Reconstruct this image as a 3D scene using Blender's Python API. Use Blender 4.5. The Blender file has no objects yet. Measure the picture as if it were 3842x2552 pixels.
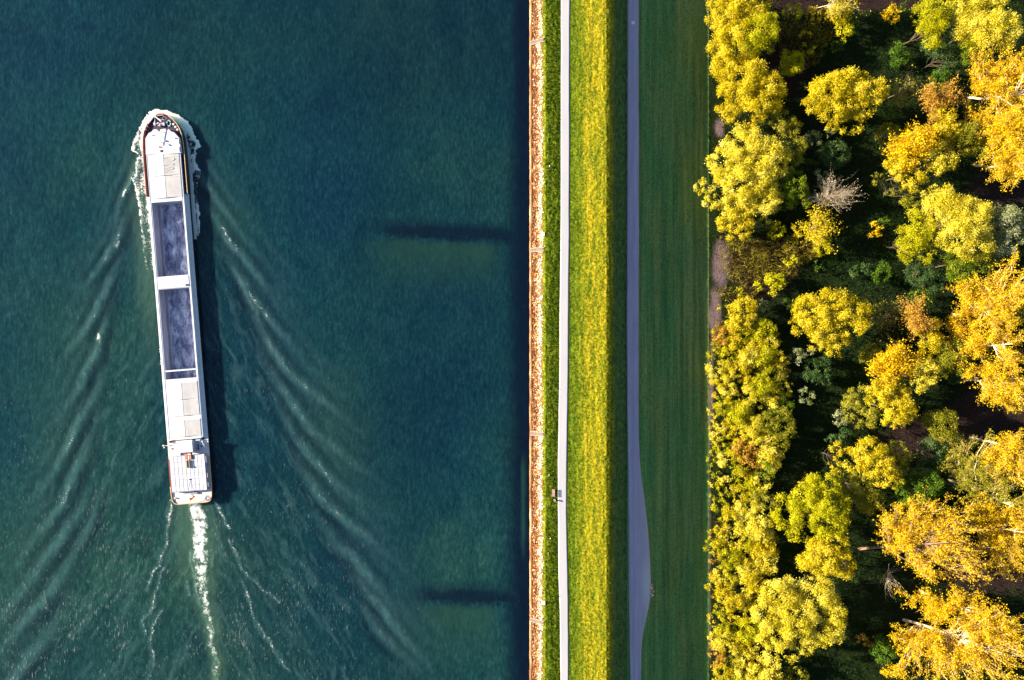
import bpy, math, random
import numpy as np
from mathutils import Matrix, Vector
R = math.radians
rng = np.random.default_rng(7)
random.seed(7)
sc = bpy.context.scene
col = sc.collection

# ------------------------------------------------------------------ camera, sky, sun, exposure
H = 190.0                      # drone height above the river, metres
K = 0.0744                     # metres per photo pixel at water level
cam_d = bpy.data.cameras.new('camera'); cam = bpy.data.objects.new('camera', cam_d); col.objects.link(cam)
cam.location = (0, 0, H); cam.rotation_euler = (0, 0, 0)
cam_d.sensor_width = 36; cam_d.lens = 36 * H / (3842 * K); cam_d.clip_end = 3000; cam_d.clip_start = 1
sc.camera = cam
SUN_EL = 18.5; TRAVEL = (1.0, -0.16)       # light travels to the right and a little down the picture
world = bpy.data.worlds.new('World'); sc.world = world; world.use_nodes = True
wn = world.node_tree.nodes; wl = world.node_tree.links
bg = wn['Background']; sky = wn.new('ShaderNodeTexSky'); sky.sky_type = 'NISHITA'; sky.sun_disc = False
sky.sun_elevation = R(SUN_EL)
_az = math.atan2(-TRAVEL[1], -TRAVEL[0])   # direction towards the sun
sky.sun_rotation = math.pi / 2 - _az
sky.air_density = 1.0; sky.dust_density = 0.6; sky.ozone_density = 1.6
wl.new(sky.outputs[0], bg.inputs[0]); bg.inputs[1].default_value = 0.05
sun_d = bpy.data.lights.new('sun', 'SUN'); sun = bpy.data.objects.new('sun', sun_d); col.objects.link(sun)
sun_d.energy = 5.0; sun_d.angle = R(0.55); sun_d.color = (1.0, 0.86, 0.66)
_l = math.hypot(*TRAVEL); d = Vector((TRAVEL[0] / _l * math.cos(R(SUN_EL)), TRAVEL[1] / _l * math.cos(R(SUN_EL)), -math.sin(R(SUN_EL))))
sun.rotation_euler = d.to_track_quat('-Z', 'Y').to_euler(); sun.location = (-60, 10, 60)
sc.view_settings.view_transform = 'Standard'; sc.view_settings.look = 'None'
sc.view_settings.gamma = 1; sc.view_settings.use_curve_mapping = False
sc.view_settings.exposure = 1.82

# ------------------------------------------------------------------ helpers
def P(fx, fy, z=0.0):
    """ground position of a point of height z that the survey photo shows at fx, fy"""
    s = K * (H - z) / H
    return np.array([(fx - 1921) * s, (1276 - fy) * s, z])
def PA(fx, fy, z):
    s = K * (H - z) / H
    return np.stack([(fx - 1921) * s, (1276 - fy) * s, z + 0 * fx], -1)
def tag(o, label=None, cat=None, group=None, kind=None):
    if label: o['label'] = label
    if cat: o['category'] = cat
    if group: o['group'] = group
    if kind: o['kind'] = kind
    return o
def link(name, me, parent=None):
    o = bpy.data.objects.new(name, me); col.objects.link(o)
    if parent is not None: o.parent = parent
    return o
def empty(name, loc, rz=0.0):
    o = bpy.data.objects.new(name, None); col.objects.link(o)
    o.location = loc; o.rotation_euler = (0, 0, rz); o.empty_display_size = .5
    return o
def fast_mesh(name, V, F, mats, attrs=None, smooth=False, midx=None):
    """V (n,3); F (m,k) all faces with k corners; attrs {name:(domain, array)}"""
    me = bpy.data.meshes.new(name)
    V = np.ascontiguousarray(V, dtype=np.float32); F = np.ascontiguousarray(F, dtype=np.int32)
    m, k = F.shape
    me.vertices.add(len(V)); me.vertices.foreach_set('co', V.ravel())
    me.loops.add(m * k); me.loops.foreach_set('vertex_index', F.ravel())
    me.polygons.add(m); me.polygons.foreach_set('loop_start', np.arange(0, m * k, k, dtype=np.int32))
    try: me.polygons.foreach_set('loop_total', np.full(m, k, dtype=np.int32))
    except Exception: pass
    if smooth: me.polygons.foreach_set('use_smooth', np.ones(m, dtype=bool))
    for mt in (mats if isinstance(mats, (list, tuple)) else [mats]): me.materials.append(mt)
    if midx is not None: me.polygons.foreach_set('material_index', np.asarray(midx, dtype=np.int32))
    for n, (dom, arr) in (attrs or {}).items():
        a = me.attributes.new(n, 'FLOAT', dom); a.data.foreach_set('value', np.ascontiguousarray(arr, dtype=np.float32).ravel())
    me.update(calc_edges=True); me.validate()
    return me
def hash2(ix, iy, seed):
    n = (ix.astype(np.int64) * 374761393 + iy.astype(np.int64) * 668265263 + seed * 1442695041) & 0xFFFFFFFF
    n = ((n ^ (n >> 13)) * 1274126177) & 0xFFFFFFFF
    return ((n ^ (n >> 16)) & 0xFFFF) / 65535.0
def vnoise(x, y, seed=0):
    ix = np.floor(x); iy = np.floor(y); fx = x - ix; fy = y - iy
    fx = fx * fx * (3 - 2 * fx); fy = fy * fy * (3 - 2 * fy)
    ix = ix.astype(np.int64); iy = iy.astype(np.int64)
    a = hash2(ix, iy, seed); b = hash2(ix + 1, iy, seed); c = hash2(ix, iy + 1, seed); e = hash2(ix + 1, iy + 1, seed)
    return (a * (1 - fx) + b * fx) * (1 - fy) + (c * (1 - fx) + e * fx) * fy
def fbm(x, y, seed=0, octv=4):
    s = 0; a = .5; t = 0
    for i in range(octv):
        s = s + a * vnoise(x * 2 ** i, y * 2 ** i, seed + i * 17); t += a; a *= .5
    return s / t
def sstep(a, b, x):
    t = np.clip((x - a) / (b - a), 0, 1); return t * t * (3 - 2 * t)

# ------------------------------------------------------------------ materials
def mat(name, color, rough=.7, metal=0.0, spec=.3):
    m = bpy.data.materials.new(name); m.use_nodes = True
    b = m.node_tree.nodes['Principled BSDF']
    b.inputs['Base Color'].default_value = (*color, 1); b.inputs['Roughness'].default_value = rough
    b.inputs['Metallic'].default_value = metal; b.inputs['Specular IOR Level'].default_value = spec
    return m
class NT:
    def __init__(s, m): s.m = m; s.t = m.node_tree; s.n = s.t.nodes; s.l = s.t.links; s.b = s.n['Principled BSDF']; s.out = s.n['Material Output']
    def new(s, t, **kw):
        n = s.n.new(t)
        for k, v in kw.items(): setattr(n, k, v)
        return n
    def coord(s, scale=(1, 1, 1), rot=(0, 0, 0)):
        tc = s.new('ShaderNodeTexCoord'); mp = s.new('ShaderNodeMapping'); mp.inputs['Scale'].default_value = scale; mp.inputs['Rotation'].default_value = rot
        s.l.new(tc.outputs['Object'], mp.inputs[0]); return mp.outputs[0]
    def noise(s, co, scale, detail=3, rough=.55, dist=0):
        n = s.new('ShaderNodeTexNoise'); n.inputs['Scale'].default_value = scale; n.inputs['Detail'].default_value = detail
        n.inputs['Roughness'].default_value = rough; n.inputs['Distortion'].default_value = dist
        s.l.new(co, n.inputs['Vector']); return n.outputs['Fac']
    def ramp(s, fac, stops):
        r = s.new('ShaderNodeValToRGB'); e = r.color_ramp.elements
        e[0].position = stops[0][0]; e[0].color = (*stops[0][1], 1); e[1].position = stops[-1][0]; e[1].color = (*stops[-1][1], 1)
        for p, c in stops[1:-1]:
            x = e.new(p); x.color = (*c, 1)
        s.l.new(fac, r.inputs[0]); return r.outputs[0]
    def mix(s, fac, a, b, mode='MIX'):
        m = s.new('ShaderNodeMix', data_type='RGBA', blend_type=mode)
        if isinstance(fac, (int, float)): m.inputs[0].default_value = fac
        else: s.l.new(fac, m.inputs[0])
        for v, i in ((a, 6), (b, 7)):
            if isinstance(v, tuple): m.inputs[i].default_value = (*v, 1)
            else: s.l.new(v, m.inputs[i])
        return m.outputs[2]
    def math(s, op, a, b=None, clamp=False):
        m = s.new('ShaderNodeMath', operation=op); m.use_clamp = clamp
        for v, i in ((a, 0), (b, 1)):
            if v is None: continue
            if isinstance(v, (int, float)): m.inputs[i].default_value = v
            else: s.l.new(v, m.inputs[i])
        return m.outputs[0]
    def attr(s, name):
        a = s.new('ShaderNodeAttribute'); a.attribute_name = name; return a.outputs['Fac']
    def bump(s, h, strength=.5, dist=.1, prev=None):
        b = s.new('ShaderNodeBump'); b.inputs['Strength'].default_value = strength; b.inputs['Distance'].default_value = dist
        s.l.new(h, b.inputs['Height'])
        if prev: s.l.new(prev, b.inputs['Normal'])
        return b.outputs[0]
    def base(s, c): s.l.new(c, s.b.inputs['Base Color'])
    def normal(s, n): s.l.new(n, s.b.inputs['Normal'])

def noisy(name, c1, c2, scale=3, rough=.7, bump=0.0, bscale=20, stretch=(1, 1, 1), metal=0, spec=.3):
    m = mat(name, c1, rough, metal, spec); t = NT(m); co = t.coord(stretch)
    t.base(t.ramp(t.noise(co, scale, 5, .65), [(.3, c1), (.7, c2)]))
    if bump: t.normal(t.bump(t.noise(co, bscale, 3), bump, .05))
    return m
def leafmat(name, dark, mid, light, transl=.3):
    m = mat(name, mid, .75, 0, .05); t = NT(m)
    c = t.ramp(t.attr('tint'), [(0, dark), (.5, mid), (1, light)])
    t.base(c); tr = t.new('ShaderNodeBsdfTranslucent'); t.l.new(c, tr.inputs[0])
    mx = t.new('ShaderNodeMixShader'); mx.inputs[0].default_value = transl
    t.l.new(t.b.outputs[0], mx.inputs[1]); t.l.new(tr.outputs[0], mx.inputs[2]); t.l.new(mx.outputs[0], t.out.inputs[0])
    return m

LM = {
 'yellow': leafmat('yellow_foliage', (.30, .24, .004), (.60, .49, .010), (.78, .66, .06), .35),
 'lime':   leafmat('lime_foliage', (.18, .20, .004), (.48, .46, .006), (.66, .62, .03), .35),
 'cream':  leafmat('cream_foliage', (.30, .27, .006), (.70, .60, .030), (.90, .82, .16), .35),
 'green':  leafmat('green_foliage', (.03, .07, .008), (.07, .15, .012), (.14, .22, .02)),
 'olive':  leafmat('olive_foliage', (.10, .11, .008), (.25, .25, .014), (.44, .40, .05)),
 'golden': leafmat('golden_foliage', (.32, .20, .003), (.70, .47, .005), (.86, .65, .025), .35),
 'moss':   leafmat('shaded_moss_foliage', (.05, .10, .006), (.15, .22, .010), (.32, .36, .03)),  # darker green for painted shaded crown sides, also some hedge bushes
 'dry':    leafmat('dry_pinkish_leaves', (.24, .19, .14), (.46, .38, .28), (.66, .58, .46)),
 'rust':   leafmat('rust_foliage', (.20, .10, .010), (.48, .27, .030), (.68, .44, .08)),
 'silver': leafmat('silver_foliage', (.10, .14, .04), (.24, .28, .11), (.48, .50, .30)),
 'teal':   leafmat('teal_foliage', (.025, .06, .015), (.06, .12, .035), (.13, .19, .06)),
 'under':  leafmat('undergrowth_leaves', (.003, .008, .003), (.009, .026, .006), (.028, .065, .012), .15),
 'mead':  leafmat('meadow_blades', (.04, .11, .03), (.09, .20, .05), (.17, .28, .08), .2),
 'reed':   leafmat('dry_reeds', (.07, .028, .012), (.16, .13, .02), (.44, .40, .03), .2),
 'grass':  leafmat('grass_blades', (.04, .09, .004), (.20, .23, .008), (.44, .37, .02), .3),
}
M = {}
M['bark'] = noisy('dark_bark', (.05, .035, .022), (.11, .08, .05), 6, .9)
M['palebark'] = noisy('pale_bark', (.52, .40, .26), (.72, .62, .46), 4, .85)
M['twig'] = noisy('ochre_twigs', (.36, .22, .07), (.56, .38, .16), 4, .9)
M['brownbark'] = noisy('brown_bark', (.16, .10, .07), (.28, .19, .13), 4, .9)
M['white'] = noisy('white_ship_paint', (.52, .56, .65), (.64, .67, .74), .8, .45)
M['offwhite'] = noisy('worn_white_paint', (.62, .62, .65), (.80, .79, .79), 1.4, .6, .2, 9)
M['deck'] = noisy('pale_side_deck_paint', (.60, .66, .70), (.72, .75, .77), .9, .6)
M['pink'] = noisy('pale_pinkish_deck', (.60, .55, .57), (.72, .68, .70), .7, .6)
M['hull'] = noisy('black_hull_paint', (.006, .007, .014), (.025, .026, .04), 1.2, .4)
M['bowdeck'] = noisy('dark_purple_deck', (.022, .012, .045), (.05, .025, .07), 1.0, .7)
M['rust'] = noisy('red_brown_bulwark', (.16, .022, .016), (.30, .06, .035), 1.5, .6)
M['tan'] = noisy('ochre_rail', (.55, .36, .16), (.70, .52, .28), 1.5, .5)
M['red'] = noisy('salmon_red_paint', (.55, .16, .13), (.62, .24, .20), 2, .6)
M['blue'] = noisy('cyan_blue_paint', (.10, .38, .55), (.16, .48, .64), 3, .5)
M['navy'] = mat('dark_blue_hatch', (.015, .03, .10), .4)
M['black'] = mat('matt_black', (.012, .012, .016), .6)
M['grey'] = noisy('grey_steel', (.25, .24, .30), (.42, .40, .46), 2, .5)
M['lilac'] = noisy('pale_lilac_machinery', (.46, .40, .50), (.62, .58, .64), 2, .5)
M['ring'] = mat('pale_teal_ring', (.32, .55, .50), .7)
M['rope'] = noisy('pale_rope', (.66, .62, .56), (.76, .73, .68), 9, .9)
M['orange'] = mat('orange_paint', (.75, .26, .03), .6)
M['flagblack'] = mat('black_cloth', (.015, .015, .02), .8)
M['flagred'] = mat('red_cloth', (.65, .02, .03), .8)
M['flaggold'] = mat('gold_cloth', (.80, .50, .02), .8)
M['concrete'] = noisy('pale_concrete', (.22, .17, .13), (.40, .34, .28), 2, .9, .3, 12)
M['signwhite'] = noisy('white_marker_paint', (.74, .74, .72), (.82, .82, .80), 3, .6)
M['wood'] = noisy('weathered_bench_wood', (.42, .26, .22), (.56, .38, .33), 3, .8, .2, 20, (1, 6, 1))
# hatch covers: fine cross ribs are geometry, colour only varies with dirt
M['hatch'] = noisy('hatch_cover_aluminium', (.50, .485, .50), (.64, .63, .635), .7, .5, 0, 1, (1.0, .5, 1))
m = mat('hold_floor_steel', (.05, .05, .10), .55); t = NT(m); co = t.coord((1.0, .42, 1))
n1 = t.noise(co, .62, 9, .74, .4); n2 = t.noise(t.coord((2.5, .6, 1)), 1.1, 8, .75)
c = t.ramp(n1, [(.28, (.04, .045, .10)), (.41, (.13, .14, .25)), (.51, (.32, .36, .52)), (.64, (.85, .87, .95))])
c = t.mix(t.ramp(n2, [(.52, (0, 0, 0)), (.70, (1, 1, 1))]), c, (.60, .64, .80)); t.base(c); M['hold'] = m
M['holdwall'] = noisy('hold_wall_steel', (.22, .22, .30), (.42, .43, .52), .5, .6, 0, 1, (1, .3, 1))

# ---- water
m = mat('river_water', (.01, .05, .055), .08, 0, .22); t = NT(m); t.b.subsurface_method = 'RANDOM_WALK'; t.b.inputs['Subsurface Weight'].default_value = .92; t.b.inputs['Subsurface Radius'].default_value = (.6, 1.0, 1.1); t.b.inputs['Subsurface Scale'].default_value = 9.0
co = t.coord()
big = t.noise(t.coord((.012, .010, .01)), 1.0, 3, .5)
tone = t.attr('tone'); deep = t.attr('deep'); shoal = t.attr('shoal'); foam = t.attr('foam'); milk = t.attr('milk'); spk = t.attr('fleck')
c = t.ramp(tone, [(0, (.0030, .024, .052)), (.5, (.0050, .038, .052)), (1, (.012, .056, .049))])
fine = t.noise(t.coord((1.0, .36, 1), (0, 0, R(-14))), 1.25, 5, .72)
midn = t.noise(t.coord((1.0, .55, 1), (0, 0, R(-20))), .11, 5, .68, 1.6)
c = t.mix(1.0, c, t.ramp(midn, [(.3, (.66, .74, .82)), (.5, (1, 1, 1)), (.7, (1.45, 1.25, 1.15))]), 'MULTIPLY')
c = t.mix(1.0, c, t.ramp(fine, [(.30, (.48, .56, .62)), (.5, (.95, .95, .96)), (.68, (2.1, 1.6, 1.5))]), 'MULTIPLY')
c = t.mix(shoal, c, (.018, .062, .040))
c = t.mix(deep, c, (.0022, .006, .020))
c = t.mix(t.math('MULTIPLY', t.attr('swell'), .85), c, (.050, .125, .135)); c = t.mix(t.math('MULTIPLY', milk, .8), c, (.085, .17, .115))
fn = t.noise(co, 2.2, 7, .78, .6)
f1 = t.math('ADD', t.math('MULTIPLY', foam, 1.0), t.math('MULTIPLY', t.math('SUBTRACT', fn, .5), 2.2))
f1 = t.math('MULTIPLY', t.math('SUBTRACT', f1, .34), 3.6, True)
f1 = t.math('MULTIPLY', f1, t.math('MULTIPLY', foam, 4.0, True))
# small whitecaps, with glints of broken water painted into the colour, sparse
cap = t.noise(t.coord((1.3, .34, 1), (0, 0, R(-16))), 1.7, 5, .72)
cap = t.math('MULTIPLY', t.math('SUBTRACT', t.math('ADD', cap, t.math('MULTIPLY', spk, .20)), .715), 6.0, True)
ff = t.math('MAXIMUM', f1, t.math('MULTIPLY', cap, .34))
c = t.mix(ff, c, (.70, .74, .74)); t.base(c)
rr = t.new('ShaderNodeMapRange'); rr.inputs['To Min'].default_value = .07; rr.inputs['To Max'].default_value = .8; t.l.new(ff, rr.inputs[0]); t.l.new(rr.outputs[0], t.b.inputs['Roughness'])
w1 = t.noise(t.coord((1.0, .40, 1), (0, 0, R(-16))), .8, 6, .75, .3)
w2 = t.noise(t.coord((1.0, .6, 1), (0, 0, R(24))), 2.3, 4, .7)
nb = t.bump(w1, .24, .30); nb = t.bump(w2, .28, .12, nb); nb = t.bump(fn, .2, .1, nb); t.normal(nb)
M['water'] = m

# ---- ground covers
def ground_mat(name, stops, streak=(1, .10, 1), bumps=.6, patch=None):
    m = mat(name, stops[0][1], .95, 0, .05); t = NT(m)
    n1 = t.noise(t.coord(streak), 1.1, 5, .65); n2 = t.noise(t.coord(), 1.8, 6, .75)
    f = t.math('ADD', t.math('MULTIPLY', n1, .35), t.math('MULTIPLY', n2, .65))
    c = t.ramp(f, stops)
    if patch:
        st = t.noise(t.coord((1, .022, 1)), .55, 4, .65); c = t.mix(1.0, c, t.ramp(st, [(.36, (.72, .78, .8)), (.5, (1, 1, 1)), (.64, (1.3, 1.16, 1.12))]), 'MULTIPLY')
        pn = t.noise(t.coord((1, .25, 1)), .10, 4, .6)
        c = t.mix(t.ramp(pn, [(.45, (0, 0, 0)), (.62, (1, 1, 1))]), c, t.mix(1.0, c, patch, 'MULTIPLY'))
    t.base(c); t.normal(t.bump(t.noise(t.coord((1, .6, 1)), 2.6, 5, .75), bumps, .35)); return m, t
M['grass'], t = ground_mat('embankment_grass', [(.40, (.025, .07, .006)), (.5, (.17, .19, .007)), (.61, (.42, .34, .016))])
zone = t.attr('zone')     # 0 = rough green strip on the river side, 1 = dry yellow mown top
g = t.b.inputs['Base Color'].links[0].from_socket
c = t.mix(zone, t.mix(1.0, g, (.42, .66, .9), 'MULTIPLY'), g)
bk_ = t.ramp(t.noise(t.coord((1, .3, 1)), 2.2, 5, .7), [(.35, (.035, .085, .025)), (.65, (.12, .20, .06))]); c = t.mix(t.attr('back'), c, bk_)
c = t.mix(t.attr('straw'), c, t.mix(1.0, g, (1.75, 1.35, 1.6), 'MULTIPLY')); t.base(c)
M['meadow'], t = ground_mat('meadow_grass', [(.36, (.045, .14, .042)), (.5, (.10, .24, .070)), (.66, (.19, .33, .12))], (1, .06, 1), .6, (1.6, 1.02, 1.0))
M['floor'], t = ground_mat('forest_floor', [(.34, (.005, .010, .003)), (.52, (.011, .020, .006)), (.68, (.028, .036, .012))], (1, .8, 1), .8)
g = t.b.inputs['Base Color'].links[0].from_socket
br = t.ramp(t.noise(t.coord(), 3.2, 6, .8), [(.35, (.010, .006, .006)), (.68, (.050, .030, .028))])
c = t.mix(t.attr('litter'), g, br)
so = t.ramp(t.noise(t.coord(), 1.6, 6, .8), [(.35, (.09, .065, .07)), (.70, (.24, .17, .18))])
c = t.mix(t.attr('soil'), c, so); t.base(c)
m = mat('pale_path_asphalt', (.5, .5, .55), .85, 0, .15); t = NT(m)
c = t.ramp(t.noise(t.coord((1, .2, 1)), .35, 5, .6), [(.3, (.43, .43, .485)), (.7, (.49, .485, .53))])
c = t.mix(1.0, c, t.ramp(t.noise(t.coord(), 7, 4, .7), [(.3, (.92, .92, .92)), (.7, (1.05, 1.05, 1.05))]), 'MULTIPLY')
t.base(c); t.normal(t.bump(t.noise(t.coord(), 9, 3), .1, .02)); M['path'] = m
m = mat('lower_road_asphalt', (.2, .2, .25), .85, 0, .2); t = NT(m)
c = t.ramp(t.attr('lane'), [(0, (.36, .34, .42)), (.5, (.46, .37, .47)), (1, (.54, .48, .57))])
c = t.mix(1.0, c, t.ramp(t.noise(t.coord((1, .08, 1)), 1.2, 6, .7), [(.3, (.82, .84, .88)), (.7, (1.12, 1.1, 1.1))]), 'MULTIPLY')
c = t.mix(t.attr('dust'), c, (.50, .48, .55)); t.base(c)
t.normal(t.bump(t.noise(t.coord(), 8, 3), .15, .03)); M['road'] = m
m = mat('riprap_stone', (.3, .2, .12), .9, 0, .1); t = NT(m)
c = t.ramp(t.attr('tint'), [(0, (.06, .022, .008)), (.35, (.26, .095, .028)), (.56, (.58, .33, .15)), (1, (.88, .82, .72))])
c = t.mix(1.0, c, t.ramp(t.noise(t.coord(), 6, 5, .75), [(.3, (.7, .7, .7)), (.7, (1.2, 1.2, 1.2))]), 'MULTIPLY'); t.base(c); M['stone'] = m
M['bank'] = noisy('bank_gravel', (.09, .045, .022), (.24, .14, .08), 2.5, .95, .8, 5)
m = mat('waterline_concrete', (.4, .3, .2), .9, 0, .1); t = NT(m)
c = t.ramp(t.noise(t.coord((1, .18, 1)), .9, 7, .75), [(.36, (.13, .05, .02)), (.50, (.34, .18, .08)), (.64, (.58, .42, .26))]); t.base(c); M['sill'] = m

# ------------------------------------------------------------------ water
XS = np.concatenate([-np.geomspace(1500, 40, 10)[:-1] * 6, np.arange(-40, 1996, 4.0)])
YS = np.concatenate([-np.geomspace(1500, 40, 10)[:-1] * 6, np.arange(-40, 2593, 4.0), 2552 + np.geomspace(1500, 41, 10)[:-1][::-1] * 6])
GX, GY = np.meshgrid(XS, YS)
def dist_poly(pts, X, Y):
    """distance to a polyline, signed side, and parameter 0..1 along it"""
    pts = np.array(pts, float); best = np.full(X.shape, 1e9); par = np.zeros(X.shape); sgn = np.zeros(X.shape)
    L = np.hypot(*(pts[1:, :2] - pts[:-1, :2]).T); cum = np.concatenate([[0], np.cumsum(L)])
    for i in range(len(pts) - 1):
        a = pts[i, :2]; v = pts[i + 1, :2] - a
        tt = np.clip(((X - a[0]) * v[0] + (Y - a[1]) * v[1]) / (v @ v), 0, 1)
        dx = X - a[0] - tt * v[0]; dy = Y - a[1] - tt * v[1]; dd = np.hypot(dx, dy); k = dd < best
        best = np.where(k, dd, best); par = np.where(k, (cum[i] + tt * L[i]) / cum[-1], par); sgn = np.where(k, np.sign(v[0] * dy - v[1] * dx), sgn)
    return best, sgn, par
Z = np.zeros_like(GX); foam = np.zeros_like(GX); deep = np.zeros_like(GX); shoal = np.zeros_like(GX); milk = np.zeros_like(GX); swell = np.zeros_like(GX); fleck = np.zeros_like(GX)
near = (GX > -60) & (GX < 2010) & (GY > -60) & (GY < 2610)
# long diverging wave crests of the wake: (points, width px, height m, foam)
WAKES = [
 ([(700,560),(758,658),(809,744),(850,800)],16,.45,.30), ([(770,760),(838,853),(872,917),(930,985),(1010,1080)],18,.5,.34), ([(860,960),(918,1054),(947,1112),(976,1146),(1027,1209),(1080,1270)],18,.5,.36),
 ([(930,1140),(1020,1300),(1068,1372),(1131,1436),(1219,1507),(1300,1570)],20,.42,.30), ([(980,1320),(1036,1420),(1115,1531),(1179,1619),(1259,1683),(1350,1750)],20,.42,.30),
 ([(1040,1500),(1091,1595),(1163,1707),(1219,1771),(1259,1811),(1347,1875)],19,.42,.28), ([(1100,1700),(1171,1811),(1219,1875),(1315,1970),(1371,2010),(1450,2080)],20,.42,.30),
 ([(1200,1950),(1283,2058),(1339,2106),(1420,2200),(1490,2321)],22,.4,.22), ([(1330,2160),(1395,2234),(1470,2325),(1560,2440)],20,.36,.2), ([(1380,2300),(1443,2385),(1482,2425)],18,.3,.24), ([(820,940),(861,968),(940,1130),(1004,1261),(1060,1350)],14,.22,.12),
 ([(521,600),(499,658),(476,710),(465,730),(450,790)],15,.45,.42), ([(490,770),(471,819),(453,871),(436,917),(402,962),(360,1020)],15,.42,.32), ([(440,990),(413,1049),(396,1095),(367,1158),(333,1215),(290,1280)],17,.45,.30),
 ([(405,1170),(388,1227),(379,1276),(366,1329),(321,1392),(299,1459),(250,1530)],17,.45,.28), ([(390,1410),(370,1463),(339,1521),(295,1602),(259,1669),(201,1776),(150,1850)],18,.45,.28),
 ([(350,1630),(330,1682),(290,1762),(263,1825),(237,1892),(168,1977),(110,2050)],19,.48,.32), ([(320,1870),(288,1934),(221,2040),(158,2116),(96,2207),(30,2290)],21,.48,.26), ([(270,2110),(216,2193),(173,2251),(115,2308),(58,2380),(0,2450)],21,.46,.26),
 ([(210,2350),(120,2457),(62,2529),(10,2600)],20,.42,.26), ([(372,1880),(340,1960),(300,2040)],14,.2,.14),
]
WX = GX + 16 * (fbm(GX / 70, GY / 90, 5) - .5); WY = GY + 16 * (fbm(GX / 80, GY / 70, 6) - .5)
for i_w, (pts, w, h, fo) in enumerate(WAKES):
    p = np.array(pts, float); a0 = p[0] - (p[1] - p[0]) / np.hypot(*(p[1] - p[0])) * 130; a1 = p[-1] + (p[-1] - p[-2]) / np.hypot(*(p[-1] - p[-2])) * 230
    p = np.vstack([a0, p, a1]); w = w * 1.05
    dd, sg, pr = dist_poly(p, WX, WY)
    env = sstep(0, .42, pr) * (1 - sstep(.42, 1, pr)) * 1.1; env = np.where(near, env, 0)
    side = 1 if p[0][0] > 600 else -1                        # inner side of the wake lies towards the ship's track
    sd = dd * sg * (-side)
    prof = np.exp(-(dd / w) ** 2) + .34 * np.exp(-((sd - 2.9 * w) / (w * .9)) ** 2) + .22 * np.exp(-((sd - 5.4 * w) / (w * .9)) ** 2)
    trough = np.exp(-((sd + 1.9 * w) / (w * 1.2)) ** 2) + .5 * np.exp(-((sd - 1.5 * w) / (w * .7)) ** 2)
    Z += .30 * h * env * (prof - .6 * trough)
    fl = fbm(GX / 22 + i_w * 7.3, GY / 44, 31, 4); fine_ = fbm(GX / 7, GY / 14, 32, 2)
    foam = np.maximum(foam, env ** 2 * fo * .8 * np.exp(-(dd / (w * .5)) ** 2) * sstep(.42, .78, fl) * 1.2)
    swell = np.maximum(swell, env * .66 * prof * (.40 + .9 * fl) * (.5 + 1.0 * fine_))
    deep = np.maximum(deep, env * .55 * trough)
    fleck = np.maximum(fleck, env * .5 * np.exp(-(dd / (w * 3)) ** 2))
# crisp breaking edges
LINES = [
 ([(647,1881),(628,1944),(630,2006),(616,2078),(595,2112),(568,2174),(548,2215)],4,.75), ([(613,2130),(604,2184),(583,2232),(575,2280),(537,2327),(542,2375)],4,.6), ([(606,2290),(572,2350),(568,2409),(578,2476),(566,2538),(560,2560)],4.5,.58),
 ([(806,1877),(834,1929),(858,1982)],4,.8), ([(858,2030),(887,2083),(911,2136),(959,2179),(993,2217),(1045,2260)],4.5,.6), ([(905,2180),(930,2227),(959,2318),(966,2337),(1007,2400),(1079,2519)],4.5,.6),
 ([(499,655),(488,690)],4,.8), ([(481,705),(474,722)],5,1.0), ([(471,722),(464,733)],5,1.0), ([(443,908),(434,920)],4,1.0), ([(715,2060),(725,2140),(740,2200),(752,2270)],4,.5), ([(700,2180),(720,2230)],3,.5), ([(800,2080),(795,2130),(775,2160)],4,.45),
 ([(380,1262),(384,1290)],4,.6), ([(838,850),(872,917),(892,940)],5,.62), ([(940,1100),(985,1160)],5,.55), ([(1060,1360),(1085,1390)],5,.5), ([(1216,1770),(1240,1800)],6,.6), ([(1205,1862),(1222,1882)],5,.5), ([(262,1825),(240,1890)],5,.5), ([(172,2240),(184,2285)],5,.45), ([(95,2190),(108,2215)],6,.45),
 ([(690,1085),(703,1250),(715,1450)],2.5,.5),
]
for pts, w, fo in LINES:
    dd, sg, pr = dist_poly(pts, GX + 26 * (fbm(GX / 34, GY / 40, 61) - .5), GY + 20 * (fbm(GX / 30, GY / 26, 64) - .5))
    br_ = .25 + 1.15 * sstep(.35, .62, fbm(GX / 11, GY / 26, 62)); foam = np.maximum(foam, .50 * fo * br_ * np.exp(-(dd / (w * .75)) ** 2)); swell = np.maximum(swell, .75 * fo * np.exp(-(dd / (w * 2.0)) ** 2) * (.4 + 1.1 * fbm(GX / 20, GY / 30, 65))) ; fleck = np.maximum(fleck, .8 * np.exp(-(dd / 14) ** 2)); foam = np.maximum(foam, .33 * fo * np.exp(-(dd / (w * 2.6)) ** 2) * fbm(GX / 8, GY / 14, 63) * 2); Z += .12 * np.exp(-(dd / 6) ** 2)
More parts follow.
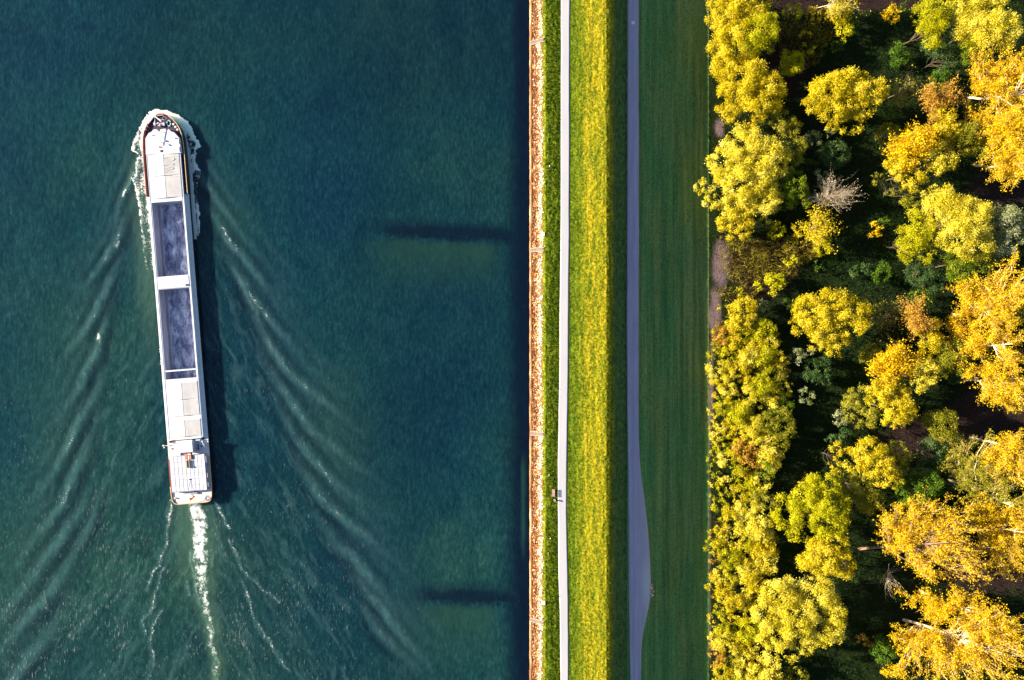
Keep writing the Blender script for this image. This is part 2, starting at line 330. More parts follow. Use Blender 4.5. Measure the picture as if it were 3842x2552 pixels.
# fine fan of small ripples inside the wake, running with the crests of each side
cl = np.interp(GY, [400, 2552], [590, 800])
for sd_, ang in ((-1, 27), (1, -27)):
    ca, sa = math.cos(R(ang)), math.sin(R(ang)); WX2 = GX + 70 * (fbm(GX / 110, GY / 150, 207) - .5); u = (WX2 * ca + GY * sa); v = (-WX2 * sa + GY * ca)
    off_ = (GX - cl) * sd_; reach = np.interp(GY, [500, 2552], [120, 760])
    msk = sstep(-20, 50, off_) * (1 - sstep(reach * .75, reach * 1.15, off_)) * sstep(650, 1300, GY) * near
    ridge = sstep(.50, .80, fbm(u / 15, v / 75, 201 + sd_, 3)); tro = sstep(.50, .80, fbm(u / 17 + .45, v / 120, 201 + sd_, 3))
    swell = np.maximum(swell, .36 * msk * ridge * (.4 + 1.0 * fbm(GX / 9, GY / 15, 203, 2))); deep = np.maximum(deep, .24 * msk * sstep(.50, .80, 1 - fbm(u / 15, v / 75, 201 + sd_, 3)))
    Z += .05 * msk * ridge
# stern race
race = np.array([(726,1880,21),(738,1930,24),(748,1968,25),(748,2040,24),(753,2112,23),(762,2184,17),(763,2255,15),(785,2318,13),(798,2375,12),(793,2423,9),(812,2476,11),(810,2560,10)], float)
cx = np.interp(GY, race[:, 1], race[:, 0]); hw = np.interp(GY, race[:, 1], race[:, 2]); along = sstep(1872, 1888, GY)
wob = 26 * (fbm(GX / 26, GY / 22, 9) - .5)
hw = hw * 1.15; q = np.abs(GX - cx + wob) / hw; stren = np.interp(GY, [1890, 2050, 2150, 2300, 2400, 2560], [.86, .68, .56, .42, .38, .34])
foam = np.maximum(foam, along * stren * (1 - sstep(.35, 1.5, q)) * (.05 + 1.7 * fbm(GX / 11, GY / 15, 19, 3)))
milk = np.maximum(milk, along * .95 * np.exp(-(((GX - cx - 4) / (hw * 2.0)) ** 2)) * np.interp(GY, [1890, 2560], [.95, .8]) * (.45 + 1.0 * fbm(GX / 30, GY / 26, 20)))
milk = np.maximum(milk, along * .62 * np.exp(-(((GX - 690 - (GY - 1890) * .03) / 42) ** 2)) * (1 - sstep(1950, 2300, GY)))
Z += along * .25 * (1 - sstep(.6, 1.5, q)) * fbm(GX / 10, GY / 10, 77)
# bow wave, right and left of the stem, then wash down the sides
ys_r = [405,421,434,457,492,524,547,560,600,643,687,744,773,836,870,900,1100]; xo_r = [600,640,672,703,721,742,755,738,733,752,742,738,748,750,752,734,720]
xo = np.interp(GY, ys_r, xo_r) + 14 * (fbm(GX / 18, GY / 12, 41) - .5)
hl = np.interp(GY, [400,421,437,467,499,526,572,700,1100], [600,606,628,657,678,690,700,714,742])
ins = (GX > hl - 30) & (GX < xo) & (GY > 408 + 8 * fbm(GX / 9, GY / 9, 3))
edge = np.clip((xo - GX) / np.maximum(xo - hl, 8), 0, 1)
amp = np.interp(GY, [405,480,520,600,700,800,900,1000,1100], [1.8,1.6,1.15,1.0,.95,.85,.6,.35,0])
hole = sstep(.42, .60, fbm(GX / 22, GY / 30, 51)) * sstep(480, 520, GY)
fr = amp * (.62 + .75 * (np.abs(edge - .5) * 2) ** 2) * (1 - .65 * hole)
fr = np.maximum(fr, np.where((GX < hl + 12) & (GY < 900), .95, 0) * (GY > 430))
foam = np.where(ins, np.maximum(foam, fr), foam)
deep = np.where((GX > hl + 6) & (GX < xo + 60) & (GY > 480) & (GY < 1000), np.maximum(deep, .35 * (1 - sstep(0, 60, GX - xo))), deep)
ys_l = [405,425,476,528,565,580,607,648,671,700,760,850,950,1080]; xl = [590,558,524,503,494,520,512,508,500,503,520,528,540,560]
xo = np.interp(GY, ys_l, xl) - 12 * (fbm(GX / 14, GY / 12, 43) - .5)
hl = np.interp(GY, [400,425,462,496,570,700,1100], [590,566,550,534,536,550,585])
ins = (GX < hl + 30) & (GX > xo) & (GY > 412)
edge = np.clip((GX - xo) / np.maximum(hl - xo, 6), 0, 1)
amp = np.interp(GY, [405,450,540,620,700,850,1000,1080], [1.3,1.1,.72,.72,.66,.5,.36,0])
foam = np.where(ins, np.maximum(foam, amp * (.5 + .7 * (np.abs(edge - .5) * 2) ** 2) * (.35 + 1.2 * fbm(GX / 16, GY / 16, 23))), foam)
Z += np.where(ins, .15 * np.minimum(amp, 1), 0)
milk = np.maximum(milk, .5 * np.exp(-(((GX - np.interp(GY, [400, 1900], [500, 640])) / 45) ** 2)) * sstep(480, 700, GY) * (1 - sstep(1000, 1500, GY)))
# drowned groynes: weed-topped shoal with deep water on the upstream side
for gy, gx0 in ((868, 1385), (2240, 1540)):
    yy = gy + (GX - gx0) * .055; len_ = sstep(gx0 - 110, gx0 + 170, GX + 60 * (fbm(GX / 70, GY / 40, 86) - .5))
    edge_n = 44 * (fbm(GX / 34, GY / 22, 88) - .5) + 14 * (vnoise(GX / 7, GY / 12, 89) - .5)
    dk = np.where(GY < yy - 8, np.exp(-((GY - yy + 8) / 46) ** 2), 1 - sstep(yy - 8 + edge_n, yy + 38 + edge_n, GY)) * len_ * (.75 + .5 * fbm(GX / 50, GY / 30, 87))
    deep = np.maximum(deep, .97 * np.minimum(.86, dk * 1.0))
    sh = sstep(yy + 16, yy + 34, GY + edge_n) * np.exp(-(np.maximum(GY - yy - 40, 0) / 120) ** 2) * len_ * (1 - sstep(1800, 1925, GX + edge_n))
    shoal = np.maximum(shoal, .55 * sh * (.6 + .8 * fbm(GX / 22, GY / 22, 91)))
# darker water colour along the stone bank, and a strip of drowned stones
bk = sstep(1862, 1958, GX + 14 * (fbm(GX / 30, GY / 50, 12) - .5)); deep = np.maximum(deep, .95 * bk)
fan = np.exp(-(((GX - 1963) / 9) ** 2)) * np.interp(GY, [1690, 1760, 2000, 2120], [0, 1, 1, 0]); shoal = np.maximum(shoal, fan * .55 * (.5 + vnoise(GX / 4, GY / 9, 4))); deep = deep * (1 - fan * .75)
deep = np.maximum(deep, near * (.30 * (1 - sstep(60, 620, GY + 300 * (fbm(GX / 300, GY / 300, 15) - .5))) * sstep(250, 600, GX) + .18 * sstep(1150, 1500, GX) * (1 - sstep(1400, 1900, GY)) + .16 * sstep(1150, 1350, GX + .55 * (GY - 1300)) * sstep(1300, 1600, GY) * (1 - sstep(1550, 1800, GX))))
tone = .5 + .9 * (fbm(GX / 420, GY / 420, 2, 3) - .5) + .16 * sstep(1000, 2552, GY) - .14 * sstep(700, 1100, GX) * (1 - sstep(1250, 1700, GX)) - .1 * sstep(900, 200, GY) * sstep(300, 900, GX) * (1 - sstep(1000, 1400, GX))
tone += .32 * sstep(1600, 2552, GY) * (1 - sstep(900, 1500, GX)) + .12 * (1 - sstep(500, 700, GX)) * sstep(600, 1200, GY)
# shade beyond the lit strip right of the hull is left to the sun lamp
Z += .10 * (fbm(GX / 60, GY / 110, 71) - .5) + .10 * (fbm(GX / 17, GY / 28, 72) - .5)
Z = np.where(near, Z, 0)
fleck = np.maximum(fleck, .25 + .75 * np.interp(GY, [600, 1500, 2500], [0, .5, 1]) * (1 - sstep(1100, 1700, GX)) * fbm(GX / 90, GY / 120, 73) * 1.2)
fleck = np.maximum(fleck, .6 * np.exp(-(((GX - 600) / 75) ** 2)) * sstep(700, 1000, GY) * (1 - sstep(1300, 1700, GY)))
ny, nx = GX.shape
idx = np.arange(ny * nx).reshape(ny, nx)
def quads(ix): return np.stack([ix[:-1, :-1], ix[1:, :-1], ix[1:, 1:], ix[:-1, 1:]], -1).reshape(-1, 4)
V = np.stack([(GX - 1921) * K, (1276 - GY) * K, Z], -1).reshape(-1, 3)
QF = quads(idx); qc = V[QF].mean(1); _c, _s = math.cos(R(4.573)), math.sin(R(4.573)); _dx, _dy = qc[:, 0] + 88.55, qc[:, 1] + 45.25
lx_, ly_ = _dx * _c + _dy * _s, -_dx * _s + _dy * _c      # the hull displaces the river: no water surface inside it
QF = QF[~((np.abs(lx_) < 4.9) & (ly_ > 28) & (ly_ < 90))]
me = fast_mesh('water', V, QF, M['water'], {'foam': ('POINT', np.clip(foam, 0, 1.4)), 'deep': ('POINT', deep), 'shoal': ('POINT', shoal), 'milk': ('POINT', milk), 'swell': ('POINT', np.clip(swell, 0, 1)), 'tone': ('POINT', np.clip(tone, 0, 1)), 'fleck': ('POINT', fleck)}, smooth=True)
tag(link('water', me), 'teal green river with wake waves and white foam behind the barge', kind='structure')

# ------------------------------------------------------------------ the land, as side by side strips
PROF = np.array([(1960, -2.4), (1988, -.15), (1990, .05), (2001, .35), (2036, 2.2), (2047, 2.6), (2060, 2.66), (2100, 2.58), (2140, 2.6), (2160, 2.75), (2200, 3.25), (2262, 4.0), (2275, 4.1), (2288, 3.85), (2312, 2.2), (2344, .4), (2353, .32), (2398, .25),
                 (2412, -.1), (2480, -2.1), (2560, -4.4), (2640, -6.15), (2680, -6.3), (2760, -6.3), (9999, -6.3)])
def zprof(fx): return np.interp(fx, PROF[:, 0], PROF[:, 1])
path_l = np.array([(-9000, 2105), (0, 2105), (850, 2104), (1200, 2100), (1500, 2098), (1750, 2093), (1950, 2094), (2150, 2096), (2300, 2101), (2552, 2103), (9000, 2103)], float)
path_r = np.array([(-9000, 2138), (0, 2138), (850, 2136), (1200, 2133), (1500, 2131), (1750, 2126), (1950, 2126), (2150, 2130), (2300, 2132), (2552, 2133), (9000, 2133)], float)
road_l = np.array([(-9000, 2356), (0, 2356), (850, 2353), (1300, 2352), (1700, 2356), (2000, 2359), (2200, 2360), (2400, 2363), (2552, 2365), (9000, 2365)], float)
road_r = np.array([(-9000, 2396), (0, 2396), (850, 2397), (1300, 2396), (1650, 2397), (1770, 2403), (1830, 2412), (1900, 2422), (2000, 2432), (2100, 2439), (2200, 2442), (2250, 2438), (2300, 2429), (2350, 2418), (2400, 2409), (2440, 2406), (2552, 2405), (9000, 2405)], float)
def yspan(step): return np.concatenate([-np.geomspace(9000, 40, 9)[:-1], np.arange(-40, 2593, step), 2552 + np.geomspace(9000, 41, 9)[:-1][::-1]])
def strip(name, x0, x1, sx, sy, material, relief, label, attrs=None):
    xs = np.unique(np.concatenate([np.arange(x0, x1, sx), [x1], PROF[(PROF[:, 0] > x0) & (PROF[:, 0] < x1), 0]])) if x1 < 4200 else np.concatenate([np.arange(x0, 3900, sx), np.geomspace(3900, 16000, 8)])
    X, Y = np.meshgrid(xs, yspan(sy)); z = zprof(X); z0 = z.copy()
    def near_(L, Rr): return sstep(-16, -5, X - np.interp(Y, L[:, 0], L[:, 1])) * (1 - sstep(5, 16, X - np.interp(Y, Rr[:, 0], Rr[:, 1])))
    flat = np.maximum(near_(path_l, path_r), near_(road_l, road_r))
    edge = np.minimum(sstep(x0, x0 + 8, X), 1 - sstep(x1 - 8, x1, X))
    inn = (Y > -60) & (Y < 2610)
    r = relief(X, Y) * edge * inn
    z = z + r * (1 - flat) - .05 * flat
    V = PA(X.ravel(), Y.ravel(), z0.ravel()); V[:, 2] = z.ravel()
    ii = np.arange(X.size).reshape(X.shape)
    at = {k: ('POINT', f(X, Y)) for k, f in (attrs or {}).items()}
    me = fast_mesh(name, V, quads(ii), material, at, smooth=True)
    return tag(link(name, me), label, kind='structure')
strip('riverbank', 1960, 2036, 6, 8, M['bank'], lambda X, Y: .25 * (fbm(X / 9, Y / 9, 1) - .5), 'steep stony bank between river and grass')
strip('embankment', 2036, 2353, 4, 4, M['grass'],
      lambda X, Y: np.where(X < 2105, .55, .34) * (fbm(X / 7, Y / 9, 21, 3) - .5) + .10 * (fbm(X / 12, Y / 200, 8, 2) - .5) + .10 * (vnoise(X / 4.1, Y / 5.3, 55) - .5),
      'grass covered levee with dry yellow mown top', 
      {'zone': lambda X, Y: np.clip(.15 + .85 * sstep(2146, 2226, X + 10 * fbm(X / 40, Y / 60, 4)) * (1 - .95 * sstep(2280, 2306, X)) + .62 * (1 - sstep(2044, 2052, X + 6 * fbm(X / 9, Y / 30, 6))), 0, 1),
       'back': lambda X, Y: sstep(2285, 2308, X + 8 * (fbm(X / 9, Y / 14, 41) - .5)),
       'straw': lambda X, Y: np.clip(sstep(2185, 2200, X) * (1 - sstep(2296, 2312, X)) * (.15 + .6 * sstep(.4, .7, fbm(X / 9, Y / 260, 14))) + .25 * np.exp(-((X - 2300) / 9) ** 2) * sstep(.45, .65, fbm(X / 30, Y / 30, 3)), 0, 1)})
strip('meadow', 2353, 2660, 5, 5, M['meadow'], lambda X, Y: .16 * (fbm(X / 9, Y / 12, 22, 3) - .5) + .08 * (fbm(X / 10, Y / 300, 18, 2) - .5), 'shaded green meadow at the foot of the levee')
def blotch(X, Y, L):
    s = np.zeros(X.shape)
    for cx, cy, rx, ry in L: s = np.maximum(s, 1 - sstep(.6, 1.15, np.hypot((X - cx) / rx, (Y - cy) / ry) + .5 * (fbm(X / 40, Y / 40, 33) - .5)))
    return s
LIT = [(3760, 700, 130, 110), (3740, 1560, 190, 150), (3000, 10, 130, 70), (3760, 2130, 300, 120), (3420, 1640, 120, 100), (3330, 10, 200, 40), (2960, 220, 100, 150), (2860, 1000, 150, 130)]
SOI = [(2706, 985, 34, 115), (2680, 1180, 26, 110), (2665, 1420, 10, 200), (2700, 480, 20, 40), (2662, 1900, 7, 620)]
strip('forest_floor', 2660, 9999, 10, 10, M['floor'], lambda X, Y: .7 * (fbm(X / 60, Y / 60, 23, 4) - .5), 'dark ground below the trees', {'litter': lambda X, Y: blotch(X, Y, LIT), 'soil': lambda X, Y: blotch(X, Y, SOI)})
def ribbon(name, L, Rr, lift, material, label, attrs=None, thick=.12):
    ys = yspan(10); n = 9; us = np.linspace(0, 1, n)
    l = np.interp(ys, L[:, 0], L[:, 1]) + 2.2 * (fbm(ys / 90, ys * 0, 5) - .5); r = np.interp(ys, Rr[:, 0], Rr[:, 1]) + 2.2 * (fbm(ys / 80, ys * 0, 6) - .5)
    X = l[:, None] * (1 - us) + r[:, None] * us; Y = np.repeat(ys[:, None], n, 1); U = np.repeat(us[None], len(ys), 0)
    z = zprof(X); V = PA(X.ravel(), Y.ravel(), z.ravel()); V[:, 2] += lift
    n0 = len(V); low = V.copy(); low[:, 2] -= thick
    ii = np.arange(X.size).reshape(X.shape); F = quads(ii)
    e1 = np.stack([ii[:-1, 0], ii[:-1, 0] + n0, ii[1:, 0] + n0, ii[1:, 0]], -1); e2 = np.stack([ii[:-1, -1], ii[1:, -1], ii[1:, -1] + n0, ii[:-1, -1] + n0], -1)
    at = {k: ('POINT', np.concatenate([f(X, Y, U).ravel()] * 2)) for k, f in (attrs or {}).items()}
    me = fast_mesh(name, np.concatenate([V, low]), np.concatenate([F, e1, e2]), material, at)
    return tag(link(name, me), label, kind='structure')
ribbon('path', path_l, path_r, .03, M['path'], 'pale straight path along the top of the levee')
ribbon('road', road_l, road_r, .03, M['road'], 'purple grey asphalt road below the levee that widens near the bottom',
       {'lane': lambda X, Y, U: np.clip(.55 - .5 * np.abs(np.abs((X - 2376) / 22) - .5) * 2 + .3 * (U < .15) * sstep(1300, 1700, Y) + .35 * (Y > 1100) * (Y < 1700) * (U < .2), 0, 1),
        'dust': lambda X, Y, U: np.clip(.8 * np.exp(-((X - 2428) / 16) ** 2 - ((Y - 2190) / 90) ** 2) + .18 * sstep(1650, 2000, Y) * (1 - sstep(2200, 2450, Y)), 0, 1)}, .14)
# waterline sill
ys = yspan(10); xs = np.array([1985.5, 1987, 1995.5, 1998]); zz = np.array([-.4, .16, .38, .15])
X, Y = np.meshgrid(xs, ys); X = X + (vnoise(Y / 14, Y * 0, 3) - .5) * 1.6; zg = np.repeat(zz[None], len(ys), 0)
V = PA(X.ravel(), Y.ravel(), zg.ravel())
tag(link('waterline_sill', fast_mesh('waterline_sill', V, quads(np.arange(X.size).reshape(X.shape)), M['sill'])), 'narrow pale concrete ledge along the waterline', kind='structure')

# ------------------------------------------------------------------ stones, grass, undergrowth (uncountable)
def ico():
    p = (1 + 5 ** .5) / 2
    v = np.array([(-1, p, 0), (1, p, 0), (-1, -p, 0), (1, -p, 0), (0, -1, p), (0, 1, p), (0, -1, -p), (0, 1, -p), (p, 0, -1), (p, 0, 1), (-p, 0, -1), (-p, 0, 1)], float); v /= np.linalg.norm(v[0])
    f = np.array([(0, 11, 5), (0, 5, 1), (0, 1, 7), (0, 7, 10), (0, 10, 11), (1, 5, 9), (5, 11, 4), (11, 10, 2), (10, 7, 6), (7, 1, 8), (3, 9, 4), (3, 4, 2), (3, 2, 6), (3, 6, 8), (3, 8, 9), (4, 9, 5), (2, 4, 11), (6, 2, 10), (8, 6, 7), (9, 8, 1)])
    return v, f
def rocks(name, fx, fy, size, tint, label):
    v, f = ico(); n = len(fx); z = zprof(fx)
    c = PA(fx, fy, z); s = size[:, None] * rng.uniform(.7, 1.3, (n, 3)) * np.array([1, 1, .7])
    a = rng.uniform(0, 6.28, n); vv = v[None] * (1 + rng.uniform(-.25, .25, (n, 12, 1))) * s[:, None, :]
    x = vv[..., 0] * np.cos(a)[:, None] - vv[..., 1] * np.sin(a)[:, None]; y = vv[..., 0] * np.sin(a)[:, None] + vv[..., 1] * np.cos(a)[:, None]
    vv = np.stack([x, y, vv[..., 2]], -1) + c[:, None, :]
    F = (f[None] + (np.arange(n) * 12)[:, None, None]).reshape(-1, 3)
    return tag(link(name, fast_mesh(name, vv.reshape(-1, 3), F, M['stone'], {'tint': ('FACE', np.repeat(tint, 20))})), label, kind='stuff')
n = 17000
fx = rng.uniform(1989, 2050, n); fy = rng.uniform(-110, 2662, n)
rb = 2034 + 12 * (fbm(fy / 60, fy * 0, 71) - .5) + 18 * (fbm(fy / 17, fy * 0, 72) - .5)
k = fx < rb + rng.normal(0, 2.5, n); fx, fy, rb = fx[k], fy[k], rb[k]
k = (fx > 1997) | (fbm(fy / 45, fy * 0, 76) > .52); fx, fy, rb = fx[k], fy[k], rb[k]
pale = sstep(.30, .95, (fx - 1999) / (rb - 1999)) * .55 + .5 * (fbm(fx / 12, fy / 30, 75) - .35)
tint = np.clip(pale + rng.normal(.12, .24, len(fx)), 0, 1)
rocks('riprap_stones', fx, fy, rng.uniform(.13, .27, len(fx)), tint, 'rust brown and chalky white riprap stones covering the river bank')

def lay(N, flat):
    """leaf frames whose faces look roughly along N: returns long axis and short axis"""
    nn = N + rng.normal(0, flat, N.shape); nn /= np.linalg.norm(nn, axis=1)[:, None]
    a = rng.normal(size=N.shape); a -= (a * nn).sum(1)[:, None] * nn; a /= np.linalg.norm(a, axis=1)[:, None]
    return a, np.cross(nn, a)
def shards(name, C, L, Wd, Dv, tint, material, label, kind='stuff', parent=None, S=None):
    """one leaf or blade per row: centre/base C, length L, width Wd, direction Dv"""
    n = len(C); Dv = Dv / np.linalg.norm(Dv, axis=1)[:, None]
    s = rng.normal(size=(n, 3)) if S is None else S
    if S is None: s -= (s * Dv).sum(1)[:, None] * Dv; s /= np.linalg.norm(s, axis=1)[:, None]
    V = np.stack([C - s * Wd[:, None] / 2, C + s * Wd[:, None] / 2, C + Dv * L[:, None]], 1).reshape(-1, 3)
    me = fast_mesh(name, V, np.arange(n * 3).reshape(n, 3), material, {'tint': ('FACE', tint)})
    o = link(name, me, parent)
    if kind: tag(o, label, kind=kind)
    return o
n = 130000
fx = np.concatenate([rng.uniform(2030, 2353, n), rng.uniform(2400, 2662, 50000)]); fy = rng.uniform(-110, 2662, len(fx))
k = ~(((fx > np.interp(fy, path_l[:, 0], path_l[:, 1]) - 1.5) & (fx < np.interp(fy, path_r[:, 0], path_r[:, 1]) + 1.5)) | ((fx > np.interp(fy, road_l[:, 0], road_l[:, 1]) - 2) & (fx < np.interp(fy, road_r[:, 0], road_r[:, 1]) + 2)))
k &= (fbm(fx / 10, fy / 12, 99) > .36)
fx, fy = fx[k], fy[k]; C = PA(fx, fy, zprof(fx)); C[:, 2] -= .05
rough_ = (fx < 2105); tall = np.where(rough_, np.where(fx > np.interp(fy, path_l[:, 0], path_l[:, 1]) - 9, .12, .40), np.where(fx < 2290, .20, .22)) * rng.uniform(.5, 1.4, len(fx))
Dv = np.stack([rng.normal(.25, .6, len(fx)), rng.normal(-.2, .6, len(fx)), np.full(len(fx), 1.0)], -1)
strp = vnoise(fx / 9, fy / 500, 44) * .5 + vnoise(fx / 23, fy / 260, 45) * .5
zone_ = np.where(fx < 2047, .62, np.where(fx < 2105, .20, np.where(fx < 2262, .22 + .42 * sstep(2150, 2220, fx), np.where(fx < 2292, .55, .12)))) + .5 * (strp - .5) * (fx > 2140)
blade = np.clip(zone_ + rng.normal(0, .2, len(fx)), 0, 1)
for nm, kk, mm, lb in (('levee_grass', fx < 2353, LM['grass'], 'short tufts of yellow and green grass on the levee'), ('meadow_grass', fx >= 2353, LM['mead'], 'dark green grass tufts on the shaded meadow')):
    shards(nm, C[kk], tall[kk], rng.uniform(.10, .22, kk.sum()), Dv[kk], blade[kk] if nm[0] == 'l' else rng.uniform(.3, 1, kk.sum()), mm, lb)
# undergrowth on the forest floor
n = 190000
fx = 2672 + (3900 - 2672) * rng.uniform(0, 1, n) ** .95; fy = rng.uniform(-110, 2662, n)
lit = blotch(fx, fy, LIT + SOI); dens = sstep(.33, .6, fbm(fx / 24, fy / 24, 5)) * (1 - .85 * lit)
k = rng.uniform(0, 1, n) < dens + .05; fx, fy = fx[k], fy[k]
hgt = .25 + 1.7 * fbm(fx / 30, fy / 30, 6) ** 1.5 * rng.uniform(.2, 1.2, len(fx))
C = PA(fx, fy, zprof(fx) + hgt)
Dv = rng.normal(size=(len(fx), 3)); Dv[:, 2] = Dv[:, 2] * .5 + .3
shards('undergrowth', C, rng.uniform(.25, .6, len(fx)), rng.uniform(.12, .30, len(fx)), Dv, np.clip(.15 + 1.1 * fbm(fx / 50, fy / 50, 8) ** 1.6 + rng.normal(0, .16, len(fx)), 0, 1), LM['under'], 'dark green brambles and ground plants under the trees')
# dry reeds in the sunlit corner and in the upper clearing
RE = [(2790, 975, 95, 90, 2300), (2900, 985, 95, 95, 2000), (3010, 170, 90, 90, 1500), (3000, 930, 70, 60, 1500), (2960, 120, 50, 60, 700), (2705, 1270, 36, 70, 900), (2760, 1100, 80, 30, 500), (3075, 110, 60, 70, 900)]
Cs, Ds, Ts = [], [], []
for cx, cy, rx, ry, q in RE:
    a = rng.uniform(0, 6.28, q); r = np.sqrt(rng.uniform(0, 1, q)); x = cx + rx * r * np.cos(a); y = cy + ry * r * np.sin(a)
    Cs.append(PA(x, y, zprof(x) + rng.uniform(.6, 2.2, q))); dd = rng.normal(0, .8, (q, 3)); dd[:, 2] = np.abs(dd[:, 2]) + .3; Ds.append(dd)
    Ts.append(np.clip(fbm(x / 20, y / 20, 9) + rng.normal(0, .22, q), 0, 1))
Cs = np.concatenate(Cs); Ds = np.concatenate(Ds)
shards('dry_reeds', Cs, rng.uniform(.6, 1.6, len(Cs)), rng.uniform(.06, .16, len(Cs)), Ds, np.concatenate(Ts), LM['reed'], 'reddish brown dry reeds and stalks in the gap beside the meadow')

# ------------------------------------------------------------------ trees
def tubes(segs):
    """segs (n,8): x0 y0 z0 r0 x1 y1 z1 r1 -> four sided tapered limbs"""
    S = np.array(segs, float); a = S[:, :3]; b = S[:, 4:7]; n = len(S)
    dv = b - a; dv /= np.linalg.norm(dv, axis=1)[:, None] + 1e-9
    up = np.where(np.abs(dv[:, 2:3]) > .9, np.array([[1., 0, 0]]), np.array([[0, 0, 1.]]))
    u = np.cross(dv, up); u /= np.linalg.norm(u, axis=1)[:, None]; w = np.cross(dv, u)
    V = []
    for base, rad in ((a, S[:, 3]), (b, S[:, 7])):
        for k in range(5):
            an = k * 2 * math.pi / 5; V.append(base + (u * math.cos(an) + w * math.sin(an)) * rad[:, None])
    V = np.stack(V, 1).reshape(-1, 3); o = np.arange(n)[:, None] * 10
    F = np.stack([np.concatenate([o + k, o + (k + 1) % 5, o + 5 + (k + 1) % 5, o + 5 + k], 1) for k in range(5)], 1).reshape(-1, 4)
    return V, F
def limb(a, b, r0, r1, sag=.0, k=4, wob=.5):
    a = np.array(a, float); b = np.array(b, float); L = np.linalg.norm(b - a); pts = []
    off = rng.normal(0, 1, 3) * wob * .08 * L
    for i in range(k + 1):
        f = i / k; p = a * (1 - f) + b * f + off * math.sin(math.pi * f) + rng.normal(0, .025 * L * wob, 3) * (0 < i < k); p[2] -= sag * math.sin(math.pi * f) * L; pts.append(p)
    rs = np.linspace(r0, r1, k + 1)
    return [(*pts[i], rs[i], *pts[i + 1], rs[i + 1]) for i in range(k)], pts
ZG = -6.3
def lobes_of(blobs):
    out = []
    for (fx, fy, rx, ry, ht) in blobs:
        r = min(rx, ry) * K * .95; rz = min(r * .75, ht * .46); zc = ZG + ht - rz; s = K * (H - zc) / H
        out.append((P(fx, fy, zc), np.array([rx * s * 1.07, ry * s * 1.07, rz])))
    return out
def crown_points(lobes, clump, dens, spread):
    C, N, T = [], [], []
    for c, r in lobes:
        area = 2.9 * (r[0] * r[1] + r[0] * r[2] + r[1] * r[2]) * .72
        nl = max(4, int(area / (clump ** 2 * 1.55)))
        dv = rng.normal(size=(nl, 3)); dv[:, 2] = np.abs(dv[:, 2]) * 1.1 - .28; dv /= np.linalg.norm(dv, axis=1)[:, None]
        cs = c + dv * r * rng.uniform(.62, 1.0, (nl, 1)) * .92
        cr = clump * rng.uniform(.45, 1.4, nl) * np.clip(min(r) / (2.2 * clump), .45, 1)
        ct = rng.normal(0, .20, nl)
        m = np.maximum(6, (dens * cr ** 2 * 9).astype(int)); ii = np.repeat(np.arange(nl), m); k = len(ii)
        d2 = rng.normal(size=(k, 3)); d2 += dv[ii] * .9; d2[:, 2] += .25; d2 /= np.linalg.norm(d2, axis=1)[:, None]
        rad = cr[ii] * (1 - rng.uniform(0, 1, k) ** 2.2 * .55) * (1 + spread * rng.normal(0, .22, k))
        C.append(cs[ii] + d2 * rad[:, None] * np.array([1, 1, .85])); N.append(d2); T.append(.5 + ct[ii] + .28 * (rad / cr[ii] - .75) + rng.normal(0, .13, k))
    return np.concatenate(C), np.concatenate(N), np.concatenate(T)
def make_crown(name, lobes, root, pal, clump=1.4, dens=6, size=1.0, spread=1.0, spiky=.0):
    C, N, T = crown_points(lobes, clump, dens, spread)
    n = len(C); Dv, S_ = lay(N, .55); k_ = rng.uniform(0, 1, n) < spiky; Dv[k_] = Dv[k_] * .6 + N[k_]; Dv /= np.linalg.norm(Dv, axis=1)[:, None]
    C = C - np.array(root.location)
    L = rng.uniform(.30, .90, n) * size; Wd = rng.uniform(.24, .46, n) * size * (1 - .45 * spiky)
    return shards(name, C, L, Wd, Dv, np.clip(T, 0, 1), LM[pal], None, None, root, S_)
def trunk_parts(root, base, lobes, bark, r0, nl=9, visible=False):
    segs = []; top = max(l[0][2] for l in lobes); cen = np.mean([l[0] for l in lobes], 0)
    tp = np.array([cen[0], cen[1], ZG + (top - ZG) * .62]); s, pts = limb(base, tp, r0, r0 * .45, 0, 5, .35); tr = s
    for i in range(nl):
        c, r = lobes[i % len(lobes)]; dv = rng.normal(size=3); dv[2] = abs(dv[2]) * .7; dv /= np.linalg.norm(dv)
        tgt = c + dv * r * (.9 if visible else .7); st = pts[rng.integers(2, len(pts))]
        s, _p = limb(st, tgt, r0 * .38, r0 * .08, .03, 4, .8); segs += s
    o = np.array(root.location)
    V, F = tubes(tr + segs); link('trunk', fast_mesh('trunk', V - o, F, bark), root)
def leafy(name, label, cat, pal, blobs, clump=1.35, dens=12.0, size=.62, spread=1.0, spiky=.1, bark='bark', group=None, pal2=None, trunk=True, vis=False):
    lb = lobes_of(blobs); w = np.array([l[1][0] * l[1][1] for l in lb]); cen = (np.array([l[0] for l in lb]) * w[:, None]).sum(0) / w.sum()
    base = np.array([cen[0], cen[1], ZG - .3]); root = empty(name, tuple(base)); tag(root, label, cat, group)
    make_crown('crown', lb, root, pal, clump, dens, size, spread, spiky)
    if trunk:
        rmax = max(l[1][0] for l in lb); trunk_parts(root, base, lb, M[bark], .10 + .035 * rmax, 6 + int(rmax), vis)
    return root
